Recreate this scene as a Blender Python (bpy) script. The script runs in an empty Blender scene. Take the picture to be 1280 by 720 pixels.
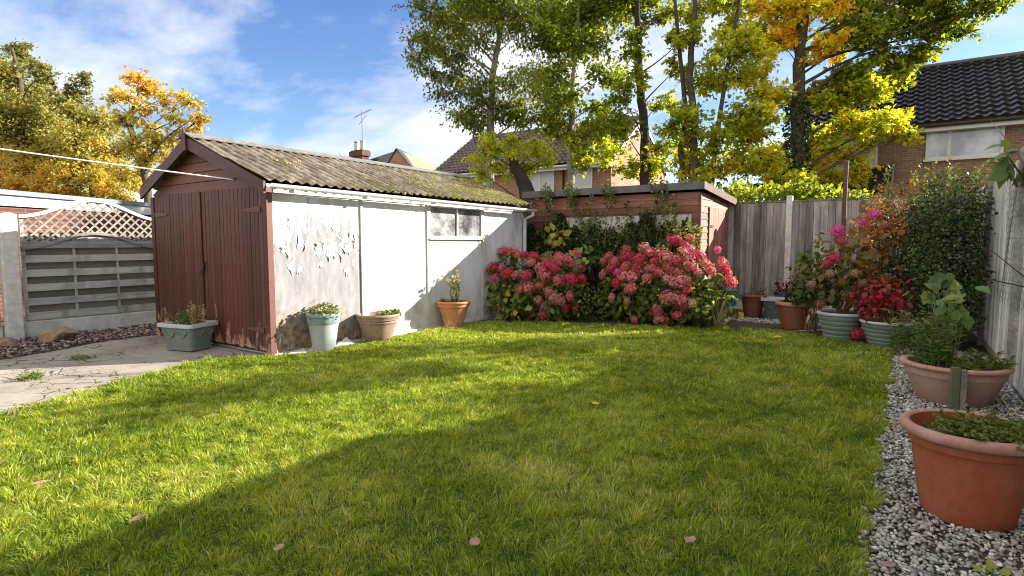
import bpy, bmesh, math, random
import numpy as np
from mathutils import Vector, Matrix
random.seed(7)
RNG = np.random.default_rng(7)
scene = bpy.context.scene
COL = scene.collection
rad = math.radians

# ------------------------------------------------------------------ camera
cam_d = bpy.data.cameras.new('camera')
cam_d.lens = 20.25; cam_d.sensor_width = 36; cam_d.sensor_fit = 'HORIZONTAL'
cam_d.clip_start = 0.05; cam_d.clip_end = 2000
cam = bpy.data.objects.new('camera', cam_d); COL.objects.link(cam)
cam.location = (0, 0, 1.4)
cam.rotation_euler = (rad(90 - 4.526), 0, rad(34.263))
scene.camera = cam
# ------------------------------------------------------------------ light
SUN = Vector((1.0, 1.14, 0.63))
sun_d = bpy.data.lights.new('sun', 'SUN'); sun_d.energy = 5.0; sun_d.angle = rad(0.5); sun_d.color = (1, .93, .82)
sun = bpy.data.objects.new('sun', sun_d); COL.objects.link(sun)
sun.rotation_euler = (-SUN).to_track_quat('-Z', 'Y').to_euler()
w = bpy.data.worlds.new('World'); scene.world = w; w.use_nodes = True
nt = w.node_tree; N = nt.nodes; L = nt.links; N.clear()
out = N.new('ShaderNodeOutputWorld'); bg = N.new('ShaderNodeBackground'); bg.inputs[1].default_value = 0.072
sky = N.new('ShaderNodeTexSky'); sky.sky_type = 'NISHITA'; sky.sun_disc = False
sky.sun_elevation = math.atan2(SUN.z, math.hypot(SUN.x, SUN.y)); sky.sun_rotation = math.atan2(SUN.x, SUN.y)
sky.air_density = 1.0; sky.dust_density = 0.3; sky.ozone_density = 2.0
tc = N.new('ShaderNodeTexCoord')
def wmath(op, a, b=None, c=None, clamp=False):
    n = N.new('ShaderNodeMath'); n.operation = op; n.use_clamp = clamp
    for i, v in enumerate((a, b, c)):
        if v is None: continue
        if isinstance(v, (int, float)): n.inputs[i].default_value = v
        else: L.new(v, n.inputs[i])
    return n.outputs[0]
sep = N.new('ShaderNodeSeparateXYZ'); L.new(tc.outputs['Generated'], sep.inputs[0])
zz = wmath('ADD', wmath('MAXIMUM', sep.outputs[2], 0.0), 0.22)
cmb = N.new('ShaderNodeCombineXYZ'); L.new(wmath('DIVIDE', sep.outputs[0], zz), cmb.inputs[0]); L.new(wmath('DIVIDE', sep.outputs[1], zz), cmb.inputs[1])
cmb.inputs[2].default_value = 3.1
n1 = N.new('ShaderNodeTexNoise'); n1.inputs['Scale'].default_value = 1.15; n1.inputs['Detail'].default_value = 8; n1.inputs['Roughness'].default_value = .58; n1.inputs['Distortion'].default_value = .25
mp = N.new('ShaderNodeMapping'); mp.inputs['Scale'].default_value = (.75, 1.25, 1); mp.inputs['Rotation'].default_value = (0, 0, rad(20)); mp.inputs['Location'].default_value = (8.5, 4.8, 0)
L.new(cmb.outputs[0], mp.inputs[0]); L.new(mp.outputs[0], n1.inputs['Vector'])
cr = N.new('ShaderNodeValToRGB'); cr.color_ramp.elements[0].position = .44; cr.color_ramp.elements[1].position = .66
cr.color_ramp.elements[0].color = (0, 0, 0, 1); cr.color_ramp.elements[1].color = (1, 1, 1, 1)
# extra cloud added out of view, overhead and behind the camera, to fill shade
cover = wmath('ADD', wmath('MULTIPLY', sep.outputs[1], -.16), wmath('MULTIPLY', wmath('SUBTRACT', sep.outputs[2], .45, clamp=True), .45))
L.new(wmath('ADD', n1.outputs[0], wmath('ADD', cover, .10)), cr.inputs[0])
# deeper blue above, a clear polariser-like sky, then cloud
hs = N.new('ShaderNodeHueSaturation'); hs.inputs['Saturation'].default_value = 1.2; hs.inputs['Hue'].default_value = .516; L.new(sky.outputs[0], hs.inputs['Color'])
mx = N.new('ShaderNodeMix'); mx.data_type = 'RGBA'; L.new(cr.outputs[0], mx.inputs['Factor']); L.new(hs.outputs[0], mx.inputs['A'])
cb = N.new('ShaderNodeMix'); cb.data_type = 'RGBA'; cb.inputs['A'].default_value = (5.2, 5.3, 5.55, 1); cb.inputs['B'].default_value = (6.6, 6.2, 6.0, 1)  # second colour: brighter, warmer unseen cloud, added as fill light
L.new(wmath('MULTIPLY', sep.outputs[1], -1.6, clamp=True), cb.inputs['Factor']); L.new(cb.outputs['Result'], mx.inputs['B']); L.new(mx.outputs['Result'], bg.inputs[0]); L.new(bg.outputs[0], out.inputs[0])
scene.view_settings.view_transform = 'Standard'; scene.view_settings.look = 'None'
scene.view_settings.gamma = 1; scene.view_settings.use_curve_mapping = False
scene.view_settings.exposure = 1.62
scene.render.engine = 'CYCLES'
scene.cycles.pixel_filter_type = 'BLACKMAN_HARRIS'; scene.cycles.filter_width = 1.05
scene.cycles.max_bounces = 7; scene.cycles.diffuse_bounces = 3; scene.cycles.transmission_bounces = 4; scene.cycles.transparent_max_bounces = 8

# ------------------------------------------------------------------ object helpers
def tag(o, label=None, cat=None, group=None, kind=None):
    if label: o['label'] = label
    if cat: o['category'] = cat
    if group: o['group'] = group
    if kind: o['kind'] = kind
    return o
def thing(name, label, cat, loc, group=None):
    o = bpy.data.objects.new(name, None); COL.objects.link(o); o.location = loc
    o.empty_display_size = .1
    return tag(o, label, cat, group)
def worg(p):
    v = Vector((0, 0, 0))
    while p is not None:
        v += Vector(p.location); p = p.parent
    return v
def finish(me, name, mat, parent, smooth=False, angle=None, loc=None):
    if mat is not None: me.materials.append(mat)
    if smooth:
        me.polygons.foreach_set('use_smooth', np.ones(len(me.polygons), dtype=bool))
        if angle: me.set_sharp_from_angle(angle=rad(angle))
    o = bpy.data.objects.new(name, me); COL.objects.link(o)
    if parent is not None: o.parent = parent
    if loc is not None: o.location = loc
    return o
def np_mesh(name, V, F, mat, parent=None, rnd=None, smooth=False, angle=None, loc=None):
    """V (n,3) world coordinates; F list of arrays, each (m,k)"""
    V = np.asarray(V, dtype=np.float32)
    base = worg(parent) if parent is not None else Vector((0, 0, 0))
    if loc is not None: base = base + Vector(loc)
    V = V - np.array(base, dtype=np.float32)
    me = bpy.data.meshes.new(name)
    if not isinstance(F, (list, tuple)): F = [F]
    F = [np.asarray(f, dtype=np.int32) for f in F if len(f)]
    lv = np.concatenate([f.ravel() for f in F]); ks = np.concatenate([np.full(len(f), f.shape[1], dtype=np.int32) for f in F])
    st = np.concatenate([[0], np.cumsum(ks)[:-1]]).astype(np.int32)
    me.vertices.add(len(V)); me.vertices.foreach_set('co', V.ravel())
    me.loops.add(len(lv)); me.loops.foreach_set('vertex_index', lv)
    me.polygons.add(len(ks)); me.polygons.foreach_set('loop_start', st)
    me.update(calc_edges=True)
    if rnd is not None:
        a = me.attributes.new('rnd', 'FLOAT', 'POINT'); a.data.foreach_set('value', np.asarray(rnd, dtype=np.float32))
    return finish(me, name, mat, parent, smooth, angle, loc)
class MB:
    def __init__(s): s.v = []; s.f = []; s.r = []; s.cur = 0.0
    def add(s, vs, fs):
        b = len(s.v); s.v += [tuple(v) for v in vs]; s.r += [s.cur] * len(vs); s.f += [tuple(i + b for i in f) for f in fs]
    def box(s, c, d, rz=0, ry=0, rx=0, bev=0.0):
        hx, hy, hz = d[0] / 2, d[1] / 2, d[2] / 2
        M = Matrix.Rotation(rz, 3, 'Z') @ Matrix.Rotation(ry, 3, 'Y') @ Matrix.Rotation(rx, 3, 'X')
        if bev <= 0:
            vs = [Vector((x, y, z)) for x in (-hx, hx) for y in (-hy, hy) for z in (-hz, hz)]
            fs = [(0, 1, 3, 2), (4, 6, 7, 5), (0, 4, 5, 1), (2, 3, 7, 6), (0, 2, 6, 4), (1, 5, 7, 3)]
        else:
            bm = bmesh.new(); bmesh.ops.create_cube(bm, size=1)
            bmesh.ops.scale(bm, vec=d, verts=bm.verts)
            bmesh.ops.bevel(bm, geom=bm.edges[:], offset=bev, segments=2, affect='EDGES', profile=.5)
            vs = [v.co.copy() for v in bm.verts]; bm.verts.index_update(); fs = [tuple(v.index for v in f.verts) for f in bm.faces]; bm.free()
        s.add([M @ v + Vector(c) for v in vs], fs); return s
    def span(s, a, b, bev=0.0):
        return s.box([(a[i] + b[i]) / 2 for i in range(3)], [abs(b[i] - a[i]) for i in range(3)], bev=bev)
    def tube(s, pts, r, n=8, cap=True):
        pts = [Vector(p) for p in pts]; rs = r if isinstance(r, (list, tuple)) else [r] * len(pts)
        vs = []; fs = []; ref = None
        for i, p in enumerate(pts):
            t = (pts[min(i + 1, len(pts) - 1)] - pts[max(i - 1, 0)])
            t = t.normalized() if t.length > 1e-9 else Vector((0, 0, 1))
            if ref is None: ref = t.orthogonal().normalized()
            x = (ref - t * ref.dot(t)); x = x.normalized() if x.length > 1e-6 else t.orthogonal().normalized(); ref = x; y = t.cross(x)
            for k in range(n):
                a = 2 * math.pi * k / n; vs.append(p + (x * math.cos(a) + y * math.sin(a)) * rs[i])
        for i in range(len(pts) - 1):
            for k in range(n): fs.append((i * n + k, i * n + (k + 1) % n, (i + 1) * n + (k + 1) % n, (i + 1) * n + k))
        if cap: fs.append(tuple(range(n))[::-1]); fs.append(tuple((len(pts) - 1) * n + k for k in range(n)))
        s.add(vs, fs); return s
    def lathe(s, c, prof, n=48, ang=None, cap=False):
        """prof list of (r,z)"""
        vs = []; fs = []
        for r, z in prof:
            for k in range(n):
                a = 2 * math.pi * k / n; vs.append((c[0] + r * math.cos(a), c[1] + r * math.sin(a), c[2] + z))
        for i in range(len(prof) - 1):
            for k in range(n): fs.append((i * n + k, i * n + (k + 1) % n, (i + 1) * n + (k + 1) % n, (i + 1) * n + k))
        if cap: fs.append(tuple((len(prof) - 1) * n + k for k in range(n)))
        s.add(vs, fs); return s
    def prism(s, poly, vec):
        """poly: 3D points of one face, extruded by vec"""
        n = len(poly); v = Vector(vec); P = [Vector(p) for p in poly]
        s.add(P + [p + v for p in P], [tuple(range(n))[::-1], tuple(range(n, 2 * n))] + [(i, (i + 1) % n, n + (i + 1) % n, n + i) for i in range(n)]); return s
    def sheet(s, poly, z):
        s.add([(x, y, z) for x, y in poly], [tuple(range(len(poly)))]); return s
    def build(s, name, mat, parent=None, smooth=False, angle=None, sub=None):
        base = worg(parent) if parent is not None else Vector((0, 0, 0))
        me = bpy.data.meshes.new(name); me.from_pydata([tuple(Vector(v) - base) for v in s.v], [], s.f); me.update()
        bm = bmesh.new(); bm.from_mesh(me); bmesh.ops.recalc_face_normals(bm, faces=bm.faces); bm.to_mesh(me); bm.free()
        if any(s.r):
            a = me.attributes.new('rnd', 'FLOAT', 'POINT'); a.data.foreach_set('value', np.asarray(s.r, dtype=np.float32))
        return finish(me, name, mat, parent, smooth, angle)
def struct(o): o['kind'] = 'structure'; return o

# ------------------------------------------------------------------ material helpers
class NT:
    def __init__(s, name):
        s.m = bpy.data.materials.new(name); s.m.use_nodes = True; s.t = s.m.node_tree; s.N = s.t.nodes; s.L = s.t.links; s.N.clear()
        s.out = s.N.new('ShaderNodeOutputMaterial'); s.p = s.N.new('ShaderNodeBsdfPrincipled'); s.L.new(s.p.outputs[0], s.out.inputs[0])
        s.p.inputs['Roughness'].default_value = .8
    def set(s, sock, v):
        if isinstance(v, (int, float)): sock.default_value = v
        elif isinstance(v, tuple): sock.default_value = (*v, 1) if len(v) == 3 and len(sock.default_value) == 4 else v
        else: s.L.new(v, sock)
    def pos(s, scale=(1, 1, 1), rot=(0, 0, 0)):
        g = s.N.new('ShaderNodeNewGeometry'); m = s.N.new('ShaderNodeMapping'); m.inputs['Scale'].default_value = scale; m.inputs['Rotation'].default_value = rot
        s.L.new(g.outputs['Position'], m.inputs[0]); return m.outputs[0]
    def noise(s, vec, scale=5, detail=4, rough=.55, dist=0, out=0):
        n = s.N.new('ShaderNodeTexNoise'); n.inputs['Scale'].default_value = scale; n.inputs['Detail'].default_value = detail
        n.inputs['Roughness'].default_value = rough; n.inputs['Distortion'].default_value = dist; s.L.new(vec, n.inputs['Vector']); return n.outputs[out]
    def vor(s, vec, scale, feature='F1', out='Distance', rand=1):
        n = s.N.new('ShaderNodeTexVoronoi'); n.feature = feature; n.inputs['Scale'].default_value = scale; n.inputs['Randomness'].default_value = rand
        s.L.new(vec, n.inputs['Vector']); return n.outputs[out]
    def ramp(s, fac, stops, interp='LINEAR'):
        n = s.N.new('ShaderNodeValToRGB'); n.color_ramp.interpolation = interp; e = n.color_ramp.elements
        for i, (p, c) in enumerate(stops):
            if i >= 2: e.new(p)
            e[i].position = p
            e[i].color = (c, c, c, 1) if isinstance(c, (int, float)) else (*c, 1)
        s.L.new(fac, n.inputs[0]); return n.outputs[0]
    def mix(s, f, a, b, blend='MIX'):
        n = s.N.new('ShaderNodeMix'); n.data_type = 'RGBA'; n.blend_type = blend
        s.set(n.inputs['Factor'], f); s.set(n.inputs['A'], a); s.set(n.inputs['B'], b); return n.outputs['Result']
    def math(s, op, a, b=0.0, clamp=False):
        n = s.N.new('ShaderNodeMath'); n.operation = op; n.use_clamp = clamp; s.set(n.inputs[0], a); s.set(n.inputs[1], b); return n.outputs[0]
    def attr(s, name='rnd'):
        n = s.N.new('ShaderNodeAttribute'); n.attribute_name = name; return n.outputs['Fac']
    def objrand(s):
        return s.N.new('ShaderNodeObjectInfo').outputs['Random']
    def xyz(s, vec):
        n = s.N.new('ShaderNodeSeparateXYZ'); s.L.new(vec, n.inputs[0]); return n.outputs
    def bump(s, h, strength=.3, dist=.01):
        n = s.N.new('ShaderNodeBump'); n.inputs['Strength'].default_value = strength; n.inputs['Distance'].default_value = dist
        s.L.new(h, n.inputs['Height']); s.L.new(n.outputs[0], s.p.inputs['Normal'])
    def col(s, c): s.set(s.p.inputs['Base Color'], c); return s
    def rough(s, c): s.set(s.p.inputs['Roughness'], c); return s
def wood(name, c0, c1, c2, axis='z', stain=None, rough=.75, fine=30, bump=.4):
    """weathered boards: grain streaks along an axis, per board tone from 'rnd'"""
    k = NT(name); sc = {'z': (1, 1, .06), 'x': (.06, 1, 1), 'y': (1, .06, 1)}[axis]
    p = k.pos(sc); g1 = k.noise(p, fine, 6, .7, .4); g2 = k.noise(k.pos(tuple(.5 * v + .0 for v in sc)), 7, 4, .6)
    v = k.math('ADD', k.math('MULTIPLY', g1, .75), k.math('MULTIPLY', k.attr(), .36)); v = k.math('ADD', v, k.math('MULTIPLY', k.math('SUBTRACT', g2, .6), .8))
    c = k.ramp(v, [(.2, c0), (.5, c1), (.8, c2)])
    if stain:
        s_ = k.ramp(k.noise(k.pos((1, 1, .35)), 2.3, 6, .65), [(.5, 0.0), (.68, .8)]); c = k.mix(s_, c, stain)
    k.col(c).rough(rough); k.bump(g1, bump, .006); return k.m
def plain(name, c, rough=.6, var=.12, scale=8, spec=.4, metal=0, bump=0):
    k = NT(name); n = k.noise(k.pos(), scale, 5, .6); a = tuple(max(0, x * (1 - var)) for x in c); b = tuple(min(1, x * (1 + var)) for x in c)
    k.col(k.ramp(n, [(.3, a), (.7, b)])).rough(rough); k.p.inputs['Specular IOR Level'].default_value = spec; k.p.inputs['Metallic'].default_value = metal
    if bump: k.bump(k.noise(k.pos(), scale * 6, 4), bump, .004)
    return k.m
def leafmat(name, stops, trans=.45, clump=.25, rough=.5, tboost=1.6, objr=False, cscale=3.0):
    k = NT(name); v = k.attr() if not objr else k.math('ADD', k.objrand(), k.math('MULTIPLY', k.math('SUBTRACT', k.attr(), .5), .75))
    if clump: v = k.math('ADD', v, k.math('MULTIPLY', k.math('SUBTRACT', k.noise(k.pos(), cscale, 3), .5), clump * 2))
    c = k.ramp(v, stops); k.col(c).rough(rough); k.p.inputs['Specular IOR Level'].default_value = .35
    tr = k.N.new('ShaderNodeBsdfTranslucent'); tc_ = k.mix(1.0, c, (tboost, tboost * .95, tboost * .5), 'MULTIPLY'); k.L.new(tc_, tr.inputs[0])
    ms = k.N.new('ShaderNodeMixShader'); ms.inputs[0].default_value = trans
    k.L.new(k.p.outputs[0], ms.inputs[1]); k.L.new(tr.outputs[0], ms.inputs[2]); k.L.new(ms.outputs[0], k.out.inputs[0]); return k.m
def brick(name, c1, c2, mortar, bw=.225, rh=.075):
    k = NT(name); x = k.xyz(k.pos()); cm = k.N.new('ShaderNodeCombineXYZ'); k.L.new(k.math('ADD', x[0], x[1]), cm.inputs[0]); k.L.new(x[2], cm.inputs[1])
    b = k.N.new('ShaderNodeTexBrick'); k.L.new(cm.outputs[0], b.inputs['Vector'])
    for n_, v in (('Scale', 1), ('Brick Width', bw), ('Row Height', rh), ('Mortar Size', .006), ('Bias', 0.0), ('Mortar Smooth', .1)): b.inputs[n_].default_value = v
    b.inputs['Color1'].default_value = (*c1, 1); b.inputs['Color2'].default_value = (*c2, 1); b.inputs['Mortar'].default_value = (*mortar, 1)
    n = k.noise(k.pos(), 1.7, 5, .6); k.col(k.mix(.6, b.outputs[0], k.ramp(n, [(.3, .35), (.7, .75)]), 'MULTIPLY')).rough(.9); k.bump(b.outputs['Fac'], -.3, .005); return k.m

# ------------------------------------------------------------------ leaf builders
def unit(v): return v / np.maximum(np.linalg.norm(v, axis=-1, keepdims=True), 1e-9)
KITE = (np.array([(0, 0, 0), (-.38, .45, .10), (0, 1, -.05), (.38, .45, .10)]), [np.array([(0, 2, 1), (0, 3, 2)])])
OVAL = (np.array([(0, 0, 0), (-.26, .25, .06), (-.33, .55, .07), (0, 1, -.12), (.33, .55, .07), (.26, .25, .06), (0, .5, 0)]),
        [np.array([(0, 6, 2, 1), (6, 3, 2, 2)][:1]), np.array([(6, 3, 2), (6, 4, 3)]), np.array([(0, 5, 4, 6)])])
LANCE = (np.array([(0, 0, 0), (-.09, .4, .03), (0, 1, -.1), (.09, .4, .03)]), [np.array([(0, 2, 1), (0, 3, 2)])])
LOBED = (np.array([(0, 0, 0), (-.20, .18, .03), (-.50, .38, .08), (-.22, .52, .05), (-.30, .85, .02), (0, 1.0, -.06), (.30, .85, .02), (.22, .52, .05), (.50, .38, .08), (.20, .18, .03), (0, .5, 0)]),
         [np.array([(0, 10, 2, 1), (10, 5, 4, 3), (10, 7, 6, 5), (0, 9, 8, 10)]), np.array([(10, 3, 2), (10, 8, 7)])])
def instances(tmpl, pos, dirv, size, normal=None, wid=None):
    T, Fs = tmpl; n = len(pos); y = unit(dirv)
    nn = RNG.normal(size=(n, 3)) if normal is None else normal + RNG.normal(size=(n, 3)) * .35
    x = unit(np.cross(y, nn)); z = np.cross(x, y); size = np.broadcast_to(size, (n,)); wd = np.ones(n) if wid is None else np.broadcast_to(wid, (n,))
    P = pos[:, None, :] + size[:, None, None] * (T[None, :, 0:1] * wd[:, None, None] * x[:, None, :] + T[None, :, 1:2] * y[:, None, :] + T[None, :, 2:3] * z[:, None, :])
    m = len(T); off = (np.arange(n) * m)[:, None, None]
    return P.reshape(-1, 3), [(f[None] + off).reshape(-1, f.shape[1]) for f in Fs], m
def leaves(name, tmpl, pos, dirv, size, rnd, mat, parent=None, normal=None, wid=None):
    V, F, m = instances(tmpl, pos, dirv, size, normal, wid)
    return np_mesh(name, V, F, mat, parent, rnd=np.repeat(np.broadcast_to(rnd, (len(pos),)), m))
def sphere_pts(n): return unit(RNG.normal(size=(n, 3)))
CL_A=[(-12.22,13.61,8.27,0.61,0),(-12.21,14.95,8.81,0.77,0),(-11.95,12.62,7.23,0.42,0),(-12.80,14.43,7.65,0.52,0),(-12.01,13.00,6.55,0.40,0),(-11.59,13.60,6.39,0.43,0),(-12.07,14.56,7.55,0.46,0),(-10.82,14.18,7.45,0.84,0.2),(-10.03,15.16,7.82,0.93,0.2),(-10.38,13.21,5.77,0.64,0),(-11.76,14.36,5.49,0.55,0),(-10.68,14.46,5.37,0.54,0),(-9.86,14.47,5.97,0.76,0.3),(-9.47,16.14,6.77,0.71,0.4),(-10.55,13.80,4.77,0.35,0),(-9.49,15.00,5.08,0.58,0.2),(-9.89,14.11,8.37,0.74,0),(-8.93,15.25,5.30,0.48,0.3),(-11.36,13.36,8.91,0.70,0),(-10.31,14.30,9.44,0.94,0),(-9.72,16.05,8.74,0.75,0.2)]
CL_A2=[(-9.58,12.53,3.83,0.32,0),(-9.86,12.72,3.38,0.24,0),(-8.70,12.77,3.82,0.32,0),(-8.78,13.48,3.60,0.33,0),(-8.22,13.28,3.97,0.30,0),(-7.93,13.55,3.67,0.24,0),(-9.27,13.02,3.54,0.20,0),(-9.37,12.61,4.13,0.26,0)]
CL_B=[(-8.55,16.01,7.30,0.68,0.3),(-8.68,17.33,8.55,0.88,0.2),(-8.35,14.92,5.62,0.55,0.3),(-8.34,17.38,6.83,0.52,0.2),(-7.72,15.75,4.78,0.47,0.4),(-8.63,15.44,4.54,0.38,0.4),(-7.73,17.21,4.31,0.46,0.5),(-7.56,16.22,5.54,0.38,0.2),(-8.08,16.12,3.91,0.34,0.5),(-7.77,14.84,4.14,0.32,0.5),(-7.66,17.49,9.00,0.70,0.2),(-9.02,15.84,8.05,0.83,0.2),(-8.14,15.95,9.28,0.95,0.2)]
CL_C=[(-6.95,16.50,7.36,0.40,0.3),(-6.48,18.00,8.54,0.45,0.3),(-6.72,15.49,4.51,0.45,0.4),(-6.56,17.66,5.64,0.32,0.5),(-5.67,16.61,4.51,0.42,0.5),(-6.14,16.50,3.80,0.40,0.6),(-5.83,17.70,3.97,0.34,0.7),(-6.62,16.36,6.13,0.28,0.4),(-5.80,17.29,6.56,0.28,0.5),(-6.76,15.27,5.47,0.31,0.3),(-6.97,16.71,3.53,0.29,0.6),(-6.65,16.93,9.04,0.59,0.3),(-5.65,16.93,7.24,0.28,0.4)]
CL_D=[(-5.22,16.44,7.12,0.33,0.5),(-5.06,17.52,6.15,0.40,0.5),(-4.21,16.18,6.54,0.47,0.6),(-4.36,18.16,7.90,0.52,0.7),(-4.85,15.99,4.82,0.37,0.5),(-4.49,16.45,4.27,0.48,0.6),(-5.25,16.83,3.43,0.39,0.8),(-4.30,16.46,3.44,0.44,0.8),(-3.91,17.33,6.10,0.49,0.7),(-3.73,16.06,4.80,0.46,0.5),(-4.09,17.49,3.98,0.50,0.7),(-4.90,16.79,7.88,0.49,0.5),(-3.54,16.78,3.37,0.43,0.8),(-4.74,17.60,8.81,0.58,0.6),(-3.67,16.94,6.65,0.39,0.8)]
CL_E=[(-3.46,18.33,7.99,0.60,0.95),(-3.11,19.60,7.62,0.44,0.95),(-2.09,18.25,6.76,0.33,1.05),(-1.94,20.35,7.21,0.29,1.0),(-2.64,18.40,7.94,0.54,1.0),(-3.20,18.21,7.13,0.45,1.2),(-1.71,20.28,7.88,0.62,0.3),(-0.86,19.79,7.34,0.68,0.2),(0.05,20.81,7.90,0.69,0.1),(0.94,20.11,7.60,0.52,0.1),(1.80,22.53,8.35,0.35,0.1),(-0.27,20.44,6.70,0.51,0.2),(0.28,20.32,6.84,0.40,0.2),(0.76,21.84,7.57,0.43,0.1),(-1.08,19.27,6.11,0.49,0.4),(-1.55,19.27,5.74,0.46,0.5),(-0.76,19.01,5.40,0.39,0.6),(-0.19,20.00,4.90,0.34,0.7),(-1.10,18.88,4.77,0.40,0.7),(-1.64,18.62,4.46,0.40,0.7),(-0.76,20.41,4.53,0.40,0.7),(0.01,19.80,4.47,0.25,0.7),(-2.01,19.01,5.46,0.41,0.6),(-1.56,20.38,4.01,0.36,0.7),(-2.31,19.81,3.88,0.41,0.8),(-1.88,19.48,3.35,0.35,0.8),(-1.30,19.42,3.26,0.30,0.8),(-3.36,17.60,5.65,0.54,0.8),(-3.44,17.16,4.53,0.48,0.7),(-3.51,19.01,3.89,0.58,0.8),(-2.58,18.48,3.19,0.41,0.7),(-2.85,17.31,3.03,0.35,0.7),(-0.44,20.48,6.11,0.35,0.5),(-2.34,19.42,4.66,0.36,0.6),(-0.75,20.49,8.65,0.79,0.2),(-2.38,20.16,9.15,0.72,0.9),(0.55,19.95,8.37,0.65,0.1)]
CL_L1=[(-28.67,7.84,7.90,0.67,0.2),(-29.67,8.70,7.32,0.84,0.3),(-26.03,8.26,7.43,0.41,0.1),(-30.15,8.55,9.25,0.45,0.1),(-27.95,7.44,6.24,0.74,0.4),(-27.24,8.31,6.01,0.79,0.4),(-27.87,9.45,7.06,0.57,0.2),(-26.67,8.59,5.40,0.78,0.5),(-28.31,7.96,5.17,0.80,0.6),(-26.62,7.09,3.91,0.74,0.9),(-28.39,8.55,4.17,0.82,0.8),(-26.59,9.03,4.55,0.80,0.6),(-28.80,7.02,7.14,1.04,0.3),(-30.67,7.23,5.29,1.27,0.5),(-25.62,9.08,7.12,0.36,0.1),(-26.98,8.33,3.31,0.61,0.9)]
CL_L2=[(-23.92,8.43,5.78,0.56,0.4),(-24.46,9.09,5.39,0.64,0.5),(-23.11,7.99,4.82,0.59,0.5),(-24.53,8.94,4.38,0.70,0.6),(-22.66,8.58,3.52,0.60,0.8),(-23.83,8.06,3.54,0.61,0.8),(-23.66,9.26,4.63,0.57,0.7),(-24.81,7.32,3.13,0.61,1.1),(-25.85,6.96,3.29,0.56,1.1),(-21.55,8.61,3.06,0.48,0.8),(-24.37,8.45,3.05,0.51,0.8)]
CL_L3=[(-20.23,8.59,6.59,0.33,1.1),(-20.68,9.11,6.40,0.36,1.1),(-19.64,8.20,5.82,0.29,1.0),(-20.35,9.32,6.27,0.26,1.0),(-20.35,8.04,5.76,0.25,0.9),(-19.62,8.73,5.56,0.35,1.0),(-19.81,9.44,6.09,0.26,0.9),(-20.29,8.21,5.18,0.35,0.8),(-19.71,8.86,4.98,0.35,0.8),(-19.27,8.08,4.34,0.43,0.7),(-20.96,8.29,3.77,0.46,0.7),(-19.94,8.56,3.73,0.40,0.8),(-19.29,8.64,4.17,0.34,0.7),(-19.00,9.90,5.95,0.28,0.9),(-18.08,9.52,5.27,0.32,1.0),(-18.62,9.42,4.95,0.30,0.9),(-18.29,9.03,5.09,0.22,0.8),(-18.92,9.07,4.56,0.30,0.8),(-18.84,8.64,3.54,0.29,0.8),(-18.66,8.92,3.91,0.24,0.7)]
TR_A=[(-10.35,14.20,1.47,0.146),(-10.50,14.28,3.41,0.134),(-10.59,14.34,4.62,0.122),(-10.60,14.49,6.32,0.097),(-10.47,14.72,7.77,0.073),(-10.41,14.94,9.71,0.049)]
TR_A2=[(-8.26,13.19,1.46,0.237),(-8.49,13.16,2.75,0.215),(-8.75,13.04,3.40,0.151),(-8.86,13.01,3.83,0.075),(-8.70,13.16,4.21,0.032)]
TR_B=[(-8.44,15.50,1.47,0.122),(-8.48,15.61,2.93,0.109),(-8.55,15.75,4.86,0.097),(-8.57,15.90,6.56,0.073),(-8.54,16.08,8.26,0.053),(-8.45,16.28,9.71,0.036)]
TR_C=[(-6.40,16.28,1.47,0.165),(-6.45,16.43,3.35,0.153),(-6.50,16.51,4.53,0.130),(-6.68,16.52,5.94,0.118),(-6.78,16.58,7.35,0.094),(-6.88,16.65,8.77,0.080),(-6.98,16.70,9.94,0.047)]
TR_D=[(-4.85,16.12,1.47,0.111),(-4.97,16.21,3.24,0.111),(-4.99,16.32,4.57,0.100),(-5.16,16.34,5.90,0.089),(-5.14,16.47,7.23,0.078),(-5.11,16.66,9.00,0.049)]
TR_D2=[(-5.24,16.22,1.47,0.091),(-5.19,16.39,2.82,0.082),(-5.39,16.36,3.95,0.072),(-5.28,16.52,4.85,0.068),(-5.45,16.53,6.21,0.059),(-5.65,16.54,7.79,0.050),(-5.76,16.58,8.92,0.034)]
TR_D3=[(-4.57,16.07,1.47,0.088),(-4.49,16.25,2.78,0.075),(-4.42,16.43,4.09,0.066),(-4.31,16.65,5.62,0.055),(-4.14,16.91,7.15,0.048),(-3.99,17.16,8.68,0.033)]
TR_E=[(-2.53,18.29,1.24,0.229),(-2.62,18.38,2.84,0.206),(-2.72,18.49,4.67,0.183),(-2.73,18.66,6.49,0.160),(-2.76,18.70,7.18,0.172),(-2.66,18.88,8.32,0.115),(-2.58,19.05,9.46,0.069)]
TR_L1=[(-27.54,7.86,0.58,0.275),(-27.73,8.03,3.62,0.214),(-28.02,8.03,5.76,0.153),(-28.23,8.06,7.58,0.092),(-28.54,7.97,8.80,0.046)]
TR_L2=[(-23.20,8.40,0.65,0.139),(-23.34,8.51,2.87,0.111),(-23.59,8.48,4.25,0.094),(-23.88,8.41,5.64,0.056)]
TR_L3=[(-19.43,8.55,0.73,0.125),(-19.64,8.62,2.97,0.110),(-20.01,8.51,4.47,0.090),(-20.25,8.42,5.21,0.075),(-19.98,8.68,6.09,0.040)]
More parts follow.
